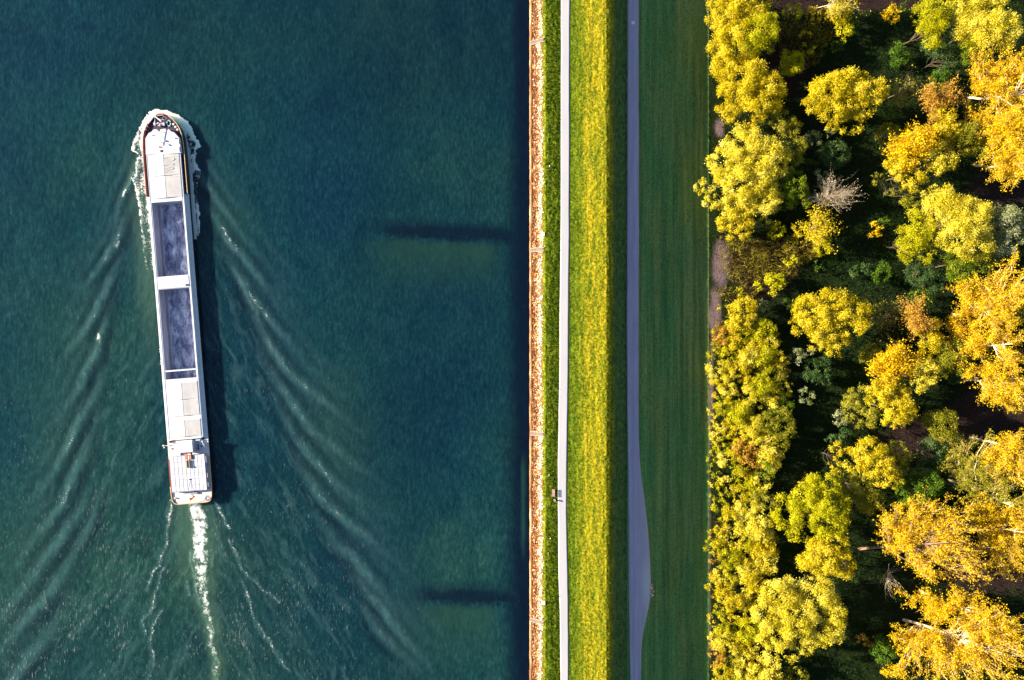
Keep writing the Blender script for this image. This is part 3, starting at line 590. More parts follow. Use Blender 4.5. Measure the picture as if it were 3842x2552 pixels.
def bush(name, label, cat, pal, fx, fy, rx, ry, ht, group=None, clump=.95, dens=9, size=.75, spiky=.3):
    lb = lobes_of([(fx, fy, rx, ry, ht)]); c = lb[0][0]; root = empty(name, (c[0], c[1], ZG)); C, N, T = crown_points(lb, clump, dens, 1.0)
    bpy.data.objects.remove(root); n = len(C); org = np.array([c[0], c[1], ZG])
    Dv, s = lay(N, .55); k_ = rng.uniform(0, 1, n) < spiky; Dv[k_] = Dv[k_] * .6 + N[k_]; Dv /= np.linalg.norm(Dv, axis=1)[:, None]
    L = rng.uniform(.30, .90, n) * size; Wd = rng.uniform(.22, .42, n) * size
    C = C - org
    V = np.stack([C - s * Wd[:, None] / 2, C + s * Wd[:, None] / 2, C + Dv * L[:, None]], 1).reshape(-1, 3)
    # a few stems from the ground so that the leaves are carried
    segs = []
    for i in range(4):
        q = C[rng.integers(0, n)] * np.array([.7, .7, .8]); sgm, _ = limb((rng.normal(0, .2), rng.normal(0, .2), -.2), q, .06, .02, 0, 2, .5); segs += sgm
    V2, F2 = tubes(segs); F2 = np.concatenate([F2[:, [0, 1, 2]], F2[:, [0, 2, 3]]]) + len(V)
    F = np.concatenate([np.arange(n * 3).reshape(n, 3), F2]); mi = np.concatenate([np.zeros(n), np.ones(len(F2))])
    me = fast_mesh(name, np.concatenate([V, V2]), F, [LM[pal], M['bark']], {'tint': ('FACE', np.concatenate([np.clip(T, 0, 1), np.zeros(len(F2))]))}, midx=mi)
    o = link(name, me); o.location = org; return tag(o, label, cat, group)
def twiggy(name, label, cat, pal, base, top, zt, R0, blobs, nlimb=22, leaves=9000, bark='palebark', r0=.34, lsize=1.0, dens_sp=.55, group=None):
    """tall open tree: limbs drawn from trunk to the crown surface, leaves cling to the twigs"""
    b = P(base[0], base[1], ZG); b[2] -= .3; tpt = P(top[0], top[1], ZG + zt * .93); root = empty(name, tuple(b)); tag(root, label, cat, group)
    tr, pts = limb(b, tpt, r0, r0 * .2, 0, 8, .28)
    lb = lobes_of(blobs); big = []; tw = []; tips = []
    wts = np.array([l[1][0] * l[1][1] for l in lb]); wts = wts / wts.sum()
    for i in range(nlimb):
        c, r = lb[rng.choice(len(lb), p=wts)]; dv = rng.normal(size=3); dv[2] += .5; dv[0] -= .3; dv /= np.linalg.norm(dv); tgt = c + dv * r * rng.uniform(.6, 1.02)
        cand = [p for p in pts[2:] if p[2] < tgt[2] + 1.0] or [pts[2]]; st = min(cand, key=lambda p: abs((tgt[2] - p[2]) - .55 * math.hypot(tgt[0] - p[0], tgt[1] - p[1])))
        sg, pp = limb(st, tgt, r0 * .46, r0 * .14, .04, 6, .9); big += sg
        for j in range(7):
            k = rng.integers(2, len(pp)); p0 = pp[k]; dr = (tgt - st) / (np.linalg.norm(tgt - st) + 1e-6) + rng.normal(0, .55, 3); dr[2] += .15
            e = p0 + dr * rng.uniform(.7, 2.0); s2, p2 = limb(p0, e, r0 * .17, r0 * .06, 0, 3, .9); tw += s2; tips += p2[1:]
            for q in range(2):
                e2 = e + (dr + rng.normal(0, .6, 3)) * rng.uniform(.4, 1.1); s3, p3 = limb(p2[2], e2, r0 * .06, r0 * .03, 0, 2, .8); tw += s3; tips += p3[1:]
    org = np.array(root.location)
    for nm, sg in (('trunk', tr + big), ('twigs', tw)):
        V, F = tubes(sg); o = link(nm, fast_mesh(nm, V - org, F, M['twig' if nm == 'twigs' and leaves > 2000 else bark]), root)
        if nm == 'twigs': o['kind'] = 'stuff'
    if leaves:
        tips = np.array(tips); ii = rng.integers(0, len(tips), leaves); C = tips[ii] + rng.normal(0, dens_sp, (leaves, 3))
        tt = np.clip(.5 + (hash2(ii, ii * 3, 5) - .5) * .5 + rng.normal(0, .15, leaves), 0, 1)
        Dv = rng.normal(size=(leaves, 3))
        shards('crown', C - org, rng.uniform(.34, .7, leaves) * lsize, rng.uniform(.2, .4, leaves) * lsize, Dv, tt, LM[pal], None, None, root)
    return root

T = leafy
# --- tall wood edge along the meadow
T('broad_tree', 'broad bright yellow tree at the top of the wood edge beside the meadow', 'tree', 'yellow', [(2740,60,80,80,10),(2800,20,85,70,11),(2760,170,85,80,10.5),(2720,130,48,60,8)])
T('broad_tree', 'lime green spiky crowned tree rising from the topmost yellow tree', 'tree', 'lime', [(2835,130,75,72,12),(2870,90,42,60,11)], spiky=.5)
T('broad_tree', 'wide golden yellow tree below the topmost one, its left edge over the meadow', 'tree', 'yellow', [(2790,300,90,75,10.5),(2850,350,82,85,12),(2735,380,58,62,9),(2800,430,78,52,9.5),(2720,250,50,60,8)])
T('leafy_tree', 'narrow olive tree in shade between two wide yellow trees of the wood edge', 'tree', 'olive', [(2930,450,50,42,8),(2960,490,42,36,7)])
T('broad_tree', 'largest pale yellow tree on the meadow edge, reaching farthest left over the grass', 'tree', 'cream', [(2800,560,85,70,11),(2870,600,80,75,12),(2720,610,70,50,9),(2790,690,100,70,11),(2640,705,36,30,6.5),(2690,740,60,40,8),(2860,740,70,60,10),(2760,780,75,42,8.5)])
T('leafy_tree', 'moss green crown painted as the shaded right side of the largest pale yellow tree', 'tree', 'moss', [(2975,690,48,62,9),(2990,745,45,45,8)], pal2='green')  # shade on that crown's right side, put into darker leaf colour
T('leafy_tree', 'olive green tree under the upper end of the largest pale yellow tree', 'tree', 'olive', [(2975,560,42,55,8),(2960,620,40,50,8)])
T('round_tree', 'small round yellow tree at the lower end of the pale yellow wood edge', 'tree', 'yellow', [(2755,825,60,52,7.5),(2790,865,36,40,6.5),(2730,870,30,34,6)])
T('leafy_tree', 'small pale tree at the upper end of the reeds, beside the small round yellow tree', 'tree', 'cream', [(2855,805,30,24,5.5),(2905,830,24,22,5)])
# --- middle of the wood
T('spreading_tree', 'broad yellow spreading tree standing alone in the upper dark clearing', 'tree', 'yellow', [(3110,350,72,62,14),(3180,315,80,52,15),(3255,345,72,52,14.5),(3060,385,50,46,12.5),(3150,400,80,50,13.5),(3245,395,60,36,13),(3185,450,58,44,12),(3130,455,46,32,11),(3185,488,24,20,10)])
T('spreading_tree', 'broad yellow spreading tree standing alone in the middle dark clearing', 'tree', 'yellow', [(3055,1180,72,62,14),(3125,1145,80,52,15),(3200,1175,72,52,14.5),(3005,1215,50,46,12.5),(3095,1230,80,50,13.5),(3190,1225,60,36,13),(3130,1280,58,44,12),(3075,1285,46,32,11),(3130,1320,26,20,10)])
T('leafy_tree', 'tall lime and cream tree in the upper right with bunched upright leaves', 'tree', 'lime', [(3500,60,68,62,17),(3485,130,52,46,16)], spiky=.6)
T('leafy_tree', 'big cream leaved tree at the very top right of the wood', 'tree', 'cream', [(3690,60,100,66,19),(3730,120,92,66,19),(3650,110,60,60,18),(3640,10,90,40,18)], spiky=.6)
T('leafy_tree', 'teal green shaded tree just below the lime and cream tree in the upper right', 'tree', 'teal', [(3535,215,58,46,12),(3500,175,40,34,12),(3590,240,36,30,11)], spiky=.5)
T('leafy_tree', 'moss green crown painted as the shaded lower side of the big cream tree at top right', 'tree', 'moss', [(3660,195,60,46,15),(3725,170,52,42,15),(3620,165,40,40,14)], spiky=.5, pal2='green')  # lower shade of the cream crown, given as darker green foliage
T('leafy_tree', 'pale yellow lobed tree high on the right, its left half over a dark clearing', 'tree', 'lime', [(3430,850,60,52,16),(3415,910,56,46,15.5),(3460,950,46,38,15),(3400,940,36,40,14)], spiky=.5)
T('leafy_tree', 'largest cream leaved tree of the wood, right of centre with bunched leaves', 'tree', 'cream', [(3560,790,86,66,18),(3630,830,82,66,19),(3590,890,72,62,18.5),(3660,920,64,50,18),(3520,740,62,42,16)], spiky=.6)
T('leafy_tree', 'silvery green tree against the right edge beside the largest cream leaved tree', 'tree', 'silver', [(3765,830,62,60,17),(3780,890,50,56,16),(3735,870,46,60,16)], spiky=.6)
T('leafy_tree', 'teal green crown painted as the shade just below the largest cream leaved tree', 'tree', 'teal', [(3460,1030,60,46,11),(3500,1060,44,32,11),(3430,990,36,40,11)], spiky=.5)  # shaded foot of the cream crown, coloured dark teal
T('leafy_tree', 'yellow green crown painted as the shaded lower side of the largest cream leaved tree', 'tree', 'moss', [(3600,1005,60,48,14),(3670,985,50,42,14),(3560,960,38,42,14)], spiky=.5)  # shade under the same crown, put into its leaf colour
for dx, dy, wd in ((0, 0, 'upper'), (-62, 812, 'middle')):
    twiggy('tall_tree', f'spiky orange brown topped tree with thin leaves, in the {wd} part of the right wood', 'tree', 'rust', (3450+dx, 372+dy), (3520+dx, 372+dy), 14, 3, [(3518+dx,365+dy,52,46,14),(3500+dx,390+dy,40,30,13)], 16, 3800, 'brownbark', .2, .8, .5)
    T('leafy_tree', f'golden tree just below the orange brown topped one, {wd} right', 'tree', 'yellow', [(3540+dx,440+dy,46,50,13),(3545+dx,485+dy,44,46,13)], spiky=.2)
    twiggy('open_tree', f'orange tree with bare pale branches showing through its crown, {wd} right', 'tree', 'golden', (3370+dx, 575+dy), (3425+dx, 560+dy), 13, 4, [(3425+dx,545+dy,80,55,13),(3395+dx,590+dy,62,44,12)], 24, 7500, 'palebark', .26, 1.0, .6)
    T('leafy_tree', f'olive tree right of the golden one, {wd} right', 'tree', 'olive', [(3625+dx,520+dy,58,56,13),(3680+dx,560+dy,44,38,12),(3590+dx,560+dy,42,36,12)])
    T('round_tree', f'rounded pale yellow tree below the orange bare branched one, {wd} right', 'tree', 'cream', [(3525+dx,585+dy,58,52,13),(3510+dx,630+dy,44,30,12)])
    T('leafy_tree', f'yellow tree at the lower left of the orange bare branched one, {wd} right', 'tree', 'yellow', [(3375+dx,630+dy,52,48,12),(3420+dx,670+dy,52,40,12)])
T('leafy_tree', 'thin olive tree linking the yellow and the largest cream trees', 'tree', 'olive', [(3440,745,52,40,12),(3280,665,36,26,8),(3350,710,40,20,9)])
T('round_tree', 'bright yellow round tree below the middle orange bare branched one', 'tree', 'yellow', [(3352,1530,74,52,12),(3300,1480,52,44,11.5),(3360,1580,56,32,11)])
T('leafy_tree', 'olive green tree on the left of the bright yellow round tree', 'tree', 'olive', [(3215,1490,42,40,9),(3235,1565,54,44,9.5),(3205,1530,40,36,8)])
T('round_tree', 'lone round olive tree standing on the brown litter at right', 'tree', 'olive', [(3535,1592,58,54,10)])
T('round_tree', 'small grey green round tree below the lone olive one', 'tree', 'teal', [(3487,1700,50,46,8)], pal2='olive')
# --- lower middle
T('round_tree', 'bright golden yellow tree with rounded lobes between the clearings, lower middle', 'tree', 'yellow', [(3254,1690,62,48,14),(3290,1740,62,46,14),(3215,1725,46,40,13),(3330,1790,44,40,13)])
T('round_tree', 'small round yellow tree left of the golden yellow lobed tree', 'tree', 'yellow', [(3134,1688,34,28,10),(3128,1745,36,28,10)])
T('leafy_tree', 'olive tree on the shaded right of the golden yellow lobed tree', 'tree', 'olive', [(3365,1712,44,46,11),(3375,1760,34,36,10)])
T('leafy_tree', 'drab olive brown tree between the lime tree and the golden yellow lobed tree', 'tree', 'olive', [(3215,1820,66,48,10),(3260,1880,58,46,10),(3165,1780,44,36,9)])
T('broad_tree', 'large lime yellow tree left of centre in the lower wood', 'tree', 'lime', [(3030,1850,72,56,14),(3090,1830,62,50,14),(3105,1890,70,56,14.5),(2955,1930,54,62,12),(2990,2000,44,34,11),(3100,1960,76,50,13.5),(3140,1900,40,52,13)])
T('leafy_tree', 'yellow tree adjoining the underside of the large lime yellow tree', 'tree', 'yellow', [(3080,2090,76,58,13),(3150,2110,62,48,12.5),(3120,2040,72,40,13),(3060,2150,36,26,11)])
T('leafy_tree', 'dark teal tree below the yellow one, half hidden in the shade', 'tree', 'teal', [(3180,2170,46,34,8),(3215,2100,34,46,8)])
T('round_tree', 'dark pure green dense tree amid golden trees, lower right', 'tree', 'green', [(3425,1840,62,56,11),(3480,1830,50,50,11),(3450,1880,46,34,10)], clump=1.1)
T('broad_tree', 'large pale cream yellow tree near the bottom between hedge and dark clearing', 'tree', 'cream', [(2930,2230,66,56,12),(3060,2230,66,56,12),(3120,2300,50,54,11.5),(2880,2300,62,56,11),(2980,2320,84,70,13),(3090,2370,66,50,11.5),(2910,2390,62,52,11),(2980,2440,48,36,10),(3030,2420,36,36,10),(3150,2320,30,24,10)], spiky=.3)
# --- golden tall trees at the right edge
G = [
 ('tall golden tree at the upper right edge with two long white limbs', (3633,366),(3850,352),25,[(3700,260,60,42,19),(3760,300,80,56,22),(3830,330,80,70,25),(3790,400,62,40,18),(3700,330,52,40,15),(3850,240,60,60,24)]),
 ('golden tree with olive tufts between the two white limbed trees, upper right edge', (3650,492),(3850,470),23,[(3690,440,54,46,13),(3665,400,40,40,11),(3740,500,56,40,17),(3810,480,70,50,22),(3760,440,50,34,16),(3830,540,60,36,20)]),
 ('golden tree with one straight white trunk above brown litter, upper right edge', (3650,616),(3850,606),23,[(3740,590,60,36,16),(3800,600,62,52,21),(3850,620,56,60,22),(3790,650,52,34,17)]),
 ('tall golden tree with a forked white trunk, middle right edge', (3572,1181),(3800,1172),25,[(3660,1080,60,40,19),(3710,1120,80,56,22),(3790,1140,80,70,25),(3740,1210,66,40,18),(3640,1150,46,40,15),(3810,1040,60,80,24)]),
 ('golden tree with olive tufts below the forked white trunk, middle right edge', (3580,1306),(3800,1290),23,[(3620,1240,54,50,13),(3605,1205,34,30,11),(3680,1310,60,40,17),(3770,1290,76,50,22),(3650,1300,40,40,14),(3800,1350,60,40,20)]),
 ('golden tree with one straight white trunk above the brown litter, middle right edge', (3587,1433),(3820,1421),23,[(3690,1400,66,40,16),(3760,1420,70,52,21),(3820,1440,56,66,22),(3750,1470,52,40,17),(3800,1500,36,50,16)]),
 ('orange gold tree with long bare boughs over a thick leaning brown trunk', (3222,2062),(3560,2035),24,[(3380,1930,76,50,17),(3500,1920,90,52,20),(3620,1960,90,60,22),(3440,2010,76,62,18),(3560,2050,92,62,21),(3660,2080,60,60,20),(3350,2030,46,50,13),(3520,2120,70,36,17),(3640,2150,60,30,18)]),
 ('deep orange tree with a curved pale bough, left top of the bottom right group', (3450,2216),(3640,2290),20,[(3450,2260,60,46,12),(3560,2270,80,50,16),(3500,2310,62,46,14),(3650,2260,80,50,18)]),
 ('widest golden orange tree filling the bottom right corner, fine pale branches', (3390,2326),(3760,2450),24,[(3420,2400,66,50,12),(3520,2430,86,62,16),(3640,2400,92,70,20),(3740,2340,90,70,22),(3440,2490,76,46,13),(3580,2520,92,52,17),(3720,2500,92,70,21),(3820,2420,70,90,23)]),
 ('olive gold tree above the bottom right group, against the right edge', (3560,1800),(3800,1900),20,[(3620,1740,66,60,12),(3700,1760,76,70,16),(3680,1830,72,52,14),(3600,1700,44,40,9),(3780,1850,70,60,18),(3740,1700,60,56,16)]),
 ('bright gold tree at the right edge above the olive gold one', (3640,1640),(3850,1700),22,[(3790,1690,66,62,20),(3820,1770,52,66,21),(3760,1720,44,50,18),(3830,1630,46,40,20)]),
 ('pale gold tree with fine grey twigs at the right edge, lower right', (3560,1960),(3850,2000),22,[(3740,1960,70,62,18),(3800,2020,66,80,20),(3730,2050,50,52,17),(3830,1920,50,60,20),(3810,2130,50,46,18),(3700,1890,60,40,15)]),
]
for i, (lb, b, tp, zt, bl) in enumerate(G):
    ar = sum(r[2] * r[3] for r in bl)
    twiggy('tall_tree', lb, 'tree', 'golden' if i not in (9,) else 'olive', b, tp, zt, 5, bl, max(26, int(ar / 380)), int(ar * .80), 'brownbark' if i == 6 else 'palebark', .50 if i == 6 else .44, .78, .36)
# --- bare trees
twiggy('bare_tree', 'pale dry bare tree with pinkish fan of branches beside the pale yellow tree', 'tree', 'dry', (3030,762), (3130,735), 8, 3, [(3140,715,70,34,8),(3110,745,60,26,7),(3180,735,34,32,7)], 40, 1600, 'palebark', .13, .6, .3)
twiggy('bare_tree', 'brown leafless tree at the right of the upper spreading yellow tree', 'tree', 'olive', (3330,368), (3390,345), 9, 3, [(3378,340,46,44,9)], 16, 500, 'brownbark', .12)
twiggy('bare_tree', 'brown leafless tree at the right of the middle spreading yellow tree', 'tree', 'olive', (3268,1195), (3330,1175), 9, 3, [(3318,1180,46,44,9)], 16, 500, 'brownbark', .12)
twiggy('bare_tree', 'bare pale branched tree in the dark above the bottom right orange tree', 'tree', 'olive', (3340,2110), (3330,2170), 6, 3, [(3330,2180,36,46,6)], 7, 0, 'palebark', .11)
twiggy('bare_tree', 'thin brown branched tree with yellow tips at the top of the wood', 'tree', 'yellow', (3060,30), (3130,20), 8, 3, [(3140,25,46,34,8)], 14, 1300, 'palebark', .12, .9)
twiggy('bare_tree', 'yellow tree with pale crossed branches by the grassy gap', 'tree', 'yellow', (3020,865), (3060,850), 8, 3, [(3066,825,42,46,8),(3070,880,32,30,7)], 16, 3000, 'palebark', .13, .9, .45)
# --- shrubs one by one
B = [
 ('lime bush below the olive tree, right of the topmost lime tree','lime',2967,238,38,42,4.5),('round dark green bush in the upper clearing beside tall cream tree','green',3370,205,36,40,4.5),
 ('tiny green bush in the upper clearing left of the round dark green one','green',3137,178,24,20,3.5),('yellow bush at the top edge left of the brambles','yellow',3155,62,34,30,5),('yellow green bush hanging down into the upper clearing','lime',3165,112,30,38,4.5),
 ('yellow bush amid red stalks near the top','yellow',3055,55,32,26,4.5),('drab lime bush at top, right of the topmost yellow tree','lime',2975,48,30,28,4.5),('orange yellow bush at the top of the dark clearing','golden',3345,55,28,32,5),('green bush touching the orange yellow one at the top','green',3382,28,22,20,4.5),
 ('small lime bush in the red stalks near the top','lime',3030,182,26,22,4),('small yellow bush over the red stalks near the top','yellow',3020,135,24,16,4),('small green bush left of the upper spreading tree','green',3008,325,22,18,3.5),
 ('silver white bush under the upper spreading tree, the brighter of two','silver',3105,500,26,16,5),('pale silver bush left of the brighter one under the upper spreading tree','silver',3055,520,28,28,4.5),('wide teal bush in the dark below the upper spreading tree','teal',3130,575,60,46,5),('pale green round bush above the pinkish bare tree','silver',3080,658,28,22,4.5),
 ('dim olive bush at the left foot of the upper orange tree','olive',3330,505,40,34,6),('dark green bush in the black gap right of the upper clearing','green',3525,300,42,32,5),('dark green bush right of the lower lobe of the upper spreading tree','green',3330,440,34,24,4),
 ('orange bush with green side in the middle clearing above','golden',3282,862,26,28,5),('green bush beside the orange one in the middle clearing','green',3320,838,22,20,4.5),('yellow green bush under the yellow crossed branched tree','lime',3088,925,30,36,4.5),('lime bush over the red reeds beside the small round yellow tree','lime',2912,868,30,28,4.5),
 ('yellow bush right of the red reeds','yellow',2998,865,28,24,4.5),('small lime bush at the right of the brown reeds','lime',2967,985,26,22,4),('small mid green bush in the grass gap','green',3070,998,22,18,3.5),('round dark green bush in the middle clearing beside the lobed tree','green',3309,1020,36,38,4.5),
 ('dark olive bush left of the round dark green one, middle clearing','teal',3230,1020,40,28,3.5),('bright lime bush, biggest of the four beside the bare earth','lime',2904,1058,34,38,4.5),('lime bush second biggest beside the bare earth','lime',2840,1067,22,22,3.5),('little lime bush left of the second biggest, beside the bare earth','lime',2773,1098,18,18,3),
 ('little lime bush lowest of the row beside the bare earth','lime',2735,1138,20,18,3),('tiniest yellow bush on the bare earth at the meadow edge','lime',2689,1156,14,12,2.5),('green bush left of the middle spreading yellow tree','green',2948,1138,24,18,3.5),
 ('round yellow tree like bush at the head of the hedge','yellow',2787,1165,52,45,7),('yellow bush directly below the round one at the head of the hedge','yellow',2775,1225,44,36,6.5),('pale green bush right of the round yellow one at the hedge head','silver',2858,1150,26,24,4.5),
 ('silver white bush under the middle spreading tree, the brighter of two','silver',3040,1312,26,16,5),('pale silver bush left of the brighter one under the middle spreading tree','silver',2992,1340,28,28,4.5),('wide teal bush in the dark below the middle spreading tree','teal',3070,1390,60,46,5),('pale green round bush in the dark, lower middle clearing','silver',3022,1486,30,28,4.5),
 ('pale green bush left of the olive tree, lower middle clearing','silver',3150,1570,28,34,4.5),('dim teal bush above the small round yellow tree, lower middle','teal',3165,1635,38,28,5),('dark teal bush left of the small round yellow tree, lower middle','teal',3115,1655,24,24,4),
 ('dim olive bush at the left foot of the middle orange tree','olive',3262,1330,40,34,6),('dark green bush right of the orange brown topped tree, middle','green',3450,1118,42,30,5),('dark green bush under the olive tree by the brown litter','teal',3575,1395,44,44,5),
 ('dark green bush in the lower clearing by the golden corner trees','green',3315,2438,44,50,4.5),('drab yellow bush at the bottom edge beside the hedge','olive',2985,2535,44,30,5),('rust brown bush at the meadow edge below the bare earth','rust',2722,1265,42,34,4),('rust brown bush inside the hedge, beside pale yellow neighbours','rust',2790,1690,46,36,5),
 ('small golden bush at the bottom of the dark clearing left of the corner trees','golden',3330,2505,30,26,5),('brown leafy bush in the dark clearing above the lower green bush','rust',3250,2400,44,24,2.5),
]
for lb, pal, fx, fy, rx, ry, ht in B:
    bush('bush', lb, 'bush', pal, fx, fy, rx, ry, ht)
# --- the long hedge below the bare earth
hr = np.array([(1200, 2870), (1300, 2925), (1500, 2945), (1650, 2940), (1700, 2915), (1850, 2885), (1950, 2872), (2050, 2880), (2150, 2850), (2250, 2815), (2330, 2790), (2420, 2850), (2480, 2890), (2600, 2930)], float)
pts = []
for tr in range(6000):
    y = random.uniform(1235, 2580); x = random.uniform(2668, np.interp(y, hr[:, 0], hr[:, 1]))
    front = x < 2725; r = random.uniform(24, 40) if front else random.uniform(28, 47)
    if all((x - a) ** 2 + (y - b) ** 2 > (.68 * (r + c)) ** 2 for a, b, c in pts) and x - r > 2652: pts.append((x, y, r))
ORD = 'first second third fourth fifth sixth seventh eighth ninth tenth eleventh twelfth thirteenth fourteenth fifteenth sixteenth seventeenth eighteenth nineteenth twentieth'.split() + ['twenty-' + w for w in 'first second third fourth fifth sixth seventh eighth ninth'.split()] + ['thirtieth'] + ['thirty-' + w for w in 'first second third fourth fifth sixth seventh eighth ninth'.split()] + ['fortieth'] * 9
rows = {'front row beside the meadow': [], 'second row from the meadow': [], 'third row from the meadow': [], 'back row beside dark clearings': []}
keys = list(rows)
for x, y, r in pts: rows[keys[0] if x < 2715 else keys[1] if x < 2775 else keys[2] if x < 2840 else keys[3]].append((x, y, r))
CN = {'yellow': 'bright yellow', 'lime': 'lime yellow', 'cream': 'pale cream', 'olive': 'olive green', 'rust': 'rust brown', 'moss': 'moss green'}
for ki, kname in enumerate(keys):
    for i, (x, y, r) in enumerate(sorted(rows[kname], key=lambda q: q[1])):
        pal = random.choices(['yellow', 'lime', 'cream', 'olive', 'rust', 'moss'], [[5, 4, 3, 0, .2, 0], [4, 3, 6, .4, .2, .2], [3, 3, 7, .8, .2, .4], [1, 2, 6, 2, 0, 1]][ki])[0]  # lit yellows in front, pale highlights, shaded greens behind: light put into leaf colours
        bush('hedge_bush', f'{CN[pal]} hedge bush, {ORD[i]} from the top in the {kname}', 'bush', pal, x, y, r * 1.14, r * random.uniform(.9, 1.35), [3.4, 4.4, 5.0, 5.6][ki] * random.uniform(.72, 1.3), 'bushes of the long hedge', 1.15, 11.5, .64)

# ------------------------------------------------------------------ the barge
SHROT = R(4.573); SZ = .64
ship = empty('cargo_barge', (-88.55, -45.25, 0), SHROT); ship.scale = (1, 1, SZ)
tag(ship, 'long white cargo barge with two open empty holds heading up the river', 'barge')
Minv = np.array((Matrix.Translation((-88.55, -45.25, 0)) @ Matrix.Rotation(SHROT, 4, 'Z')).inverted())
def loc(fx, fy, z): p = P(fx, fy, z); return (Minv[:3, :3] @ p + Minv[:3, 3])
def ly(fy, z): return loc(0 + 623.5 + (fy - 700) * .0801 + (-1290) * (z - 1.8) / 188, fy, z)[1]
class MB:
    def __init__(s): s.v = []; s.f = []
    def add(s, V, F):
        o = len(s.v); s.v += [tuple(map(float, p)) for p in V]; s.f += [tuple(int(i) + o for i in f) for f in F]; return s
    def box(s, x0, x1, y0, y1, z0, z1):
        return s.add([(x0, y0, z0), (x1, y0, z0), (x1, y1, z0), (x0, y1, z0), (x0, y0, z1), (x1, y0, z1), (x1, y1, z1), (x0, y1, z1)], [(0, 3, 2, 1), (4, 5, 6, 7), (0, 1, 5, 4), (1, 2, 6, 5), (2, 3, 7, 6), (3, 0, 4, 7)])
    def prism(s, poly, z0, z1, flare=1.0):
        n = len(poly); cx = 0
        V = [(x * flare, y, z0) for x, y in poly] + [(x, y, z1) for x, y in poly]
        return s.add(V, [tuple(range(n))[::-1], tuple(range(n, 2 * n))] + [(i, (i + 1) % n, n + (i + 1) % n, n + i) for i in range(n)])
    def cyl(s, x, y, z0, z1, r, n=12, r1=None):
        r1 = r if r1 is None else r1
        V = [(x + r * math.cos(6.2832 * i / n), y + r * math.sin(6.2832 * i / n), z0) for i in range(n)] + [(x + r1 * math.cos(6.2832 * i / n), y + r1 * math.sin(6.2832 * i / n), z1) for i in range(n)]
        return s.add(V, [tuple(range(n))[::-1], tuple(range(n, 2 * n))] + [(i, (i + 1) % n, n + (i + 1) % n, n + i) for i in range(n)])
    def tube(s, pts, r, n=6, closed=False):
        pts = [np.array(p, float) for p in pts]; m = len(pts); V = []
        for i, p in enumerate(pts):
            a = pts[(i - 1) % m] if (closed or i) else p; b = pts[(i + 1) % m] if (closed or i < m - 1) else p
            d_ = b - a; d_ /= np.linalg.norm(d_) + 1e-9; up = np.array([0, 0, 1.]) if abs(d_[2]) < .9 else np.array([1., 0, 0])
            u = np.cross(d_, up); u /= np.linalg.norm(u); w = np.cross(u, d_)
            V += [tuple(p + r * (u * math.cos(6.2832 * k / n) + w * math.sin(6.2832 * k / n))) for k in range(n)]
        F = []
        for i in range(m if closed else m - 1):
            j = (i + 1) % m
            F += [(i * n + k, i * n + (k + 1) % n, j * n + (k + 1) % n, j * n + k) for k in range(n)]
        if not closed: F += [tuple(range(n))[::-1], tuple(range((m - 1) * n, m * n))]
        return s.add(V, F)
    def build(s, name, material, parent=None, loc_=None, bevel=0, label=None):
        me = bpy.data.meshes.new(name); me.from_pydata(s.v, [], s.f); me.validate(); me.update()
        mt = material if isinstance(material, list) else [material]
        for q in mt: me.materials.append(q)
        o = link(name, me, parent)
        if loc_ is not None: o.location = loc_
        if bevel:
            bv = o.modifiers.new('edge', 'BEVEL'); bv.width = bevel; bv.segments = 2; bv.limit_method = 'ANGLE'
        if label: o['label'] = label
        return o
def ring(pts, off):
    """inward offset of a closed outline by moving towards the axis"""
    n = len(pts); out = []
    for i in range(n):
        a = np.array(pts[i - 1]); b = np.array(pts[(i + 1) % n]); d_ = b - a; nrm = np.array([-d_[1], d_[0]]); nrm = nrm / (np.linalg.norm(nrm) + 1e-9); out.append(tuple(np.array(pts[i]) + nrm * off))
    return out
LEN = 108.3; HB = 5.75
half = [(3.9, 0), (4.9, .25), (5.4, .9), (5.62, 2.2), (HB, 5), (HB, 90), (HB, 96), (5.68, 99.5), (5.45, 101.8), (5.0, 103.6), (4.2, 105.2), (3.2, 106.5), (2.0, 107.5), (.9, 108.2)]
outline = half + [(-x, y) for x, y in half[::-1]]
DZ = 1.8
# hull shell: sloped bow plates, open inside along the holds
YB0, YB1 = ly(1848, 2.2), ly(572, 2.2)
MB().prism(outline, -1.2, DZ - .15, .97).build('hull', M['hull'], ship)
MB().box(-5.80, -5.70, 5.5, 90, .9, 1.25).build('rubbing_strake', M['black'], ship); MB().box(5.70, 5.80, 5.5, 90, .9, 1.25).build('rubbing_strake', M['black'], ship)
h1a, h1b = ly(1034, 3.2), ly(754, 3.2); h2a, h2b = ly(1422, 3.2), ly(1081, 3.2)
HW = 4.28; CW = 4.62; yA, yF = ly(1640, 3.2), ly(570, 3.2)
fd = ly(700, 3.2)
for sx in (-1, 1):
    x0, x1 = sorted((sx * CW, sx * (HB - .06)))
    MB().box(x0, x1, ly(1722, 2), fd, DZ - .15, DZ).build('side_deck', M['deck'], ship)
    x0, x1 = sorted((sx * HW, sx * CW)); cb = MB().box(x0, x1, yA - .5, yF, DZ - .15, 3.2)
    cb.build('coaming', M['white'], ship, bevel=.03)
    x0, x1 = sorted((sx * (CW - .03), sx * (CW + .10))); MB().box(x0, x1, yA - .5, yF, 3.2, 3.3).build('coaming_rail', M['white'], ship)
    for i in range(26):
        yy = yA + 1 + i * (fd - yA - 2) / 25; x0, x1 = sorted((sx * CW, sx * (CW + .22))); MB().box(x0, x1, yy, yy + .08, DZ, 2.95).build('coaming_stay', M['white'], ship)
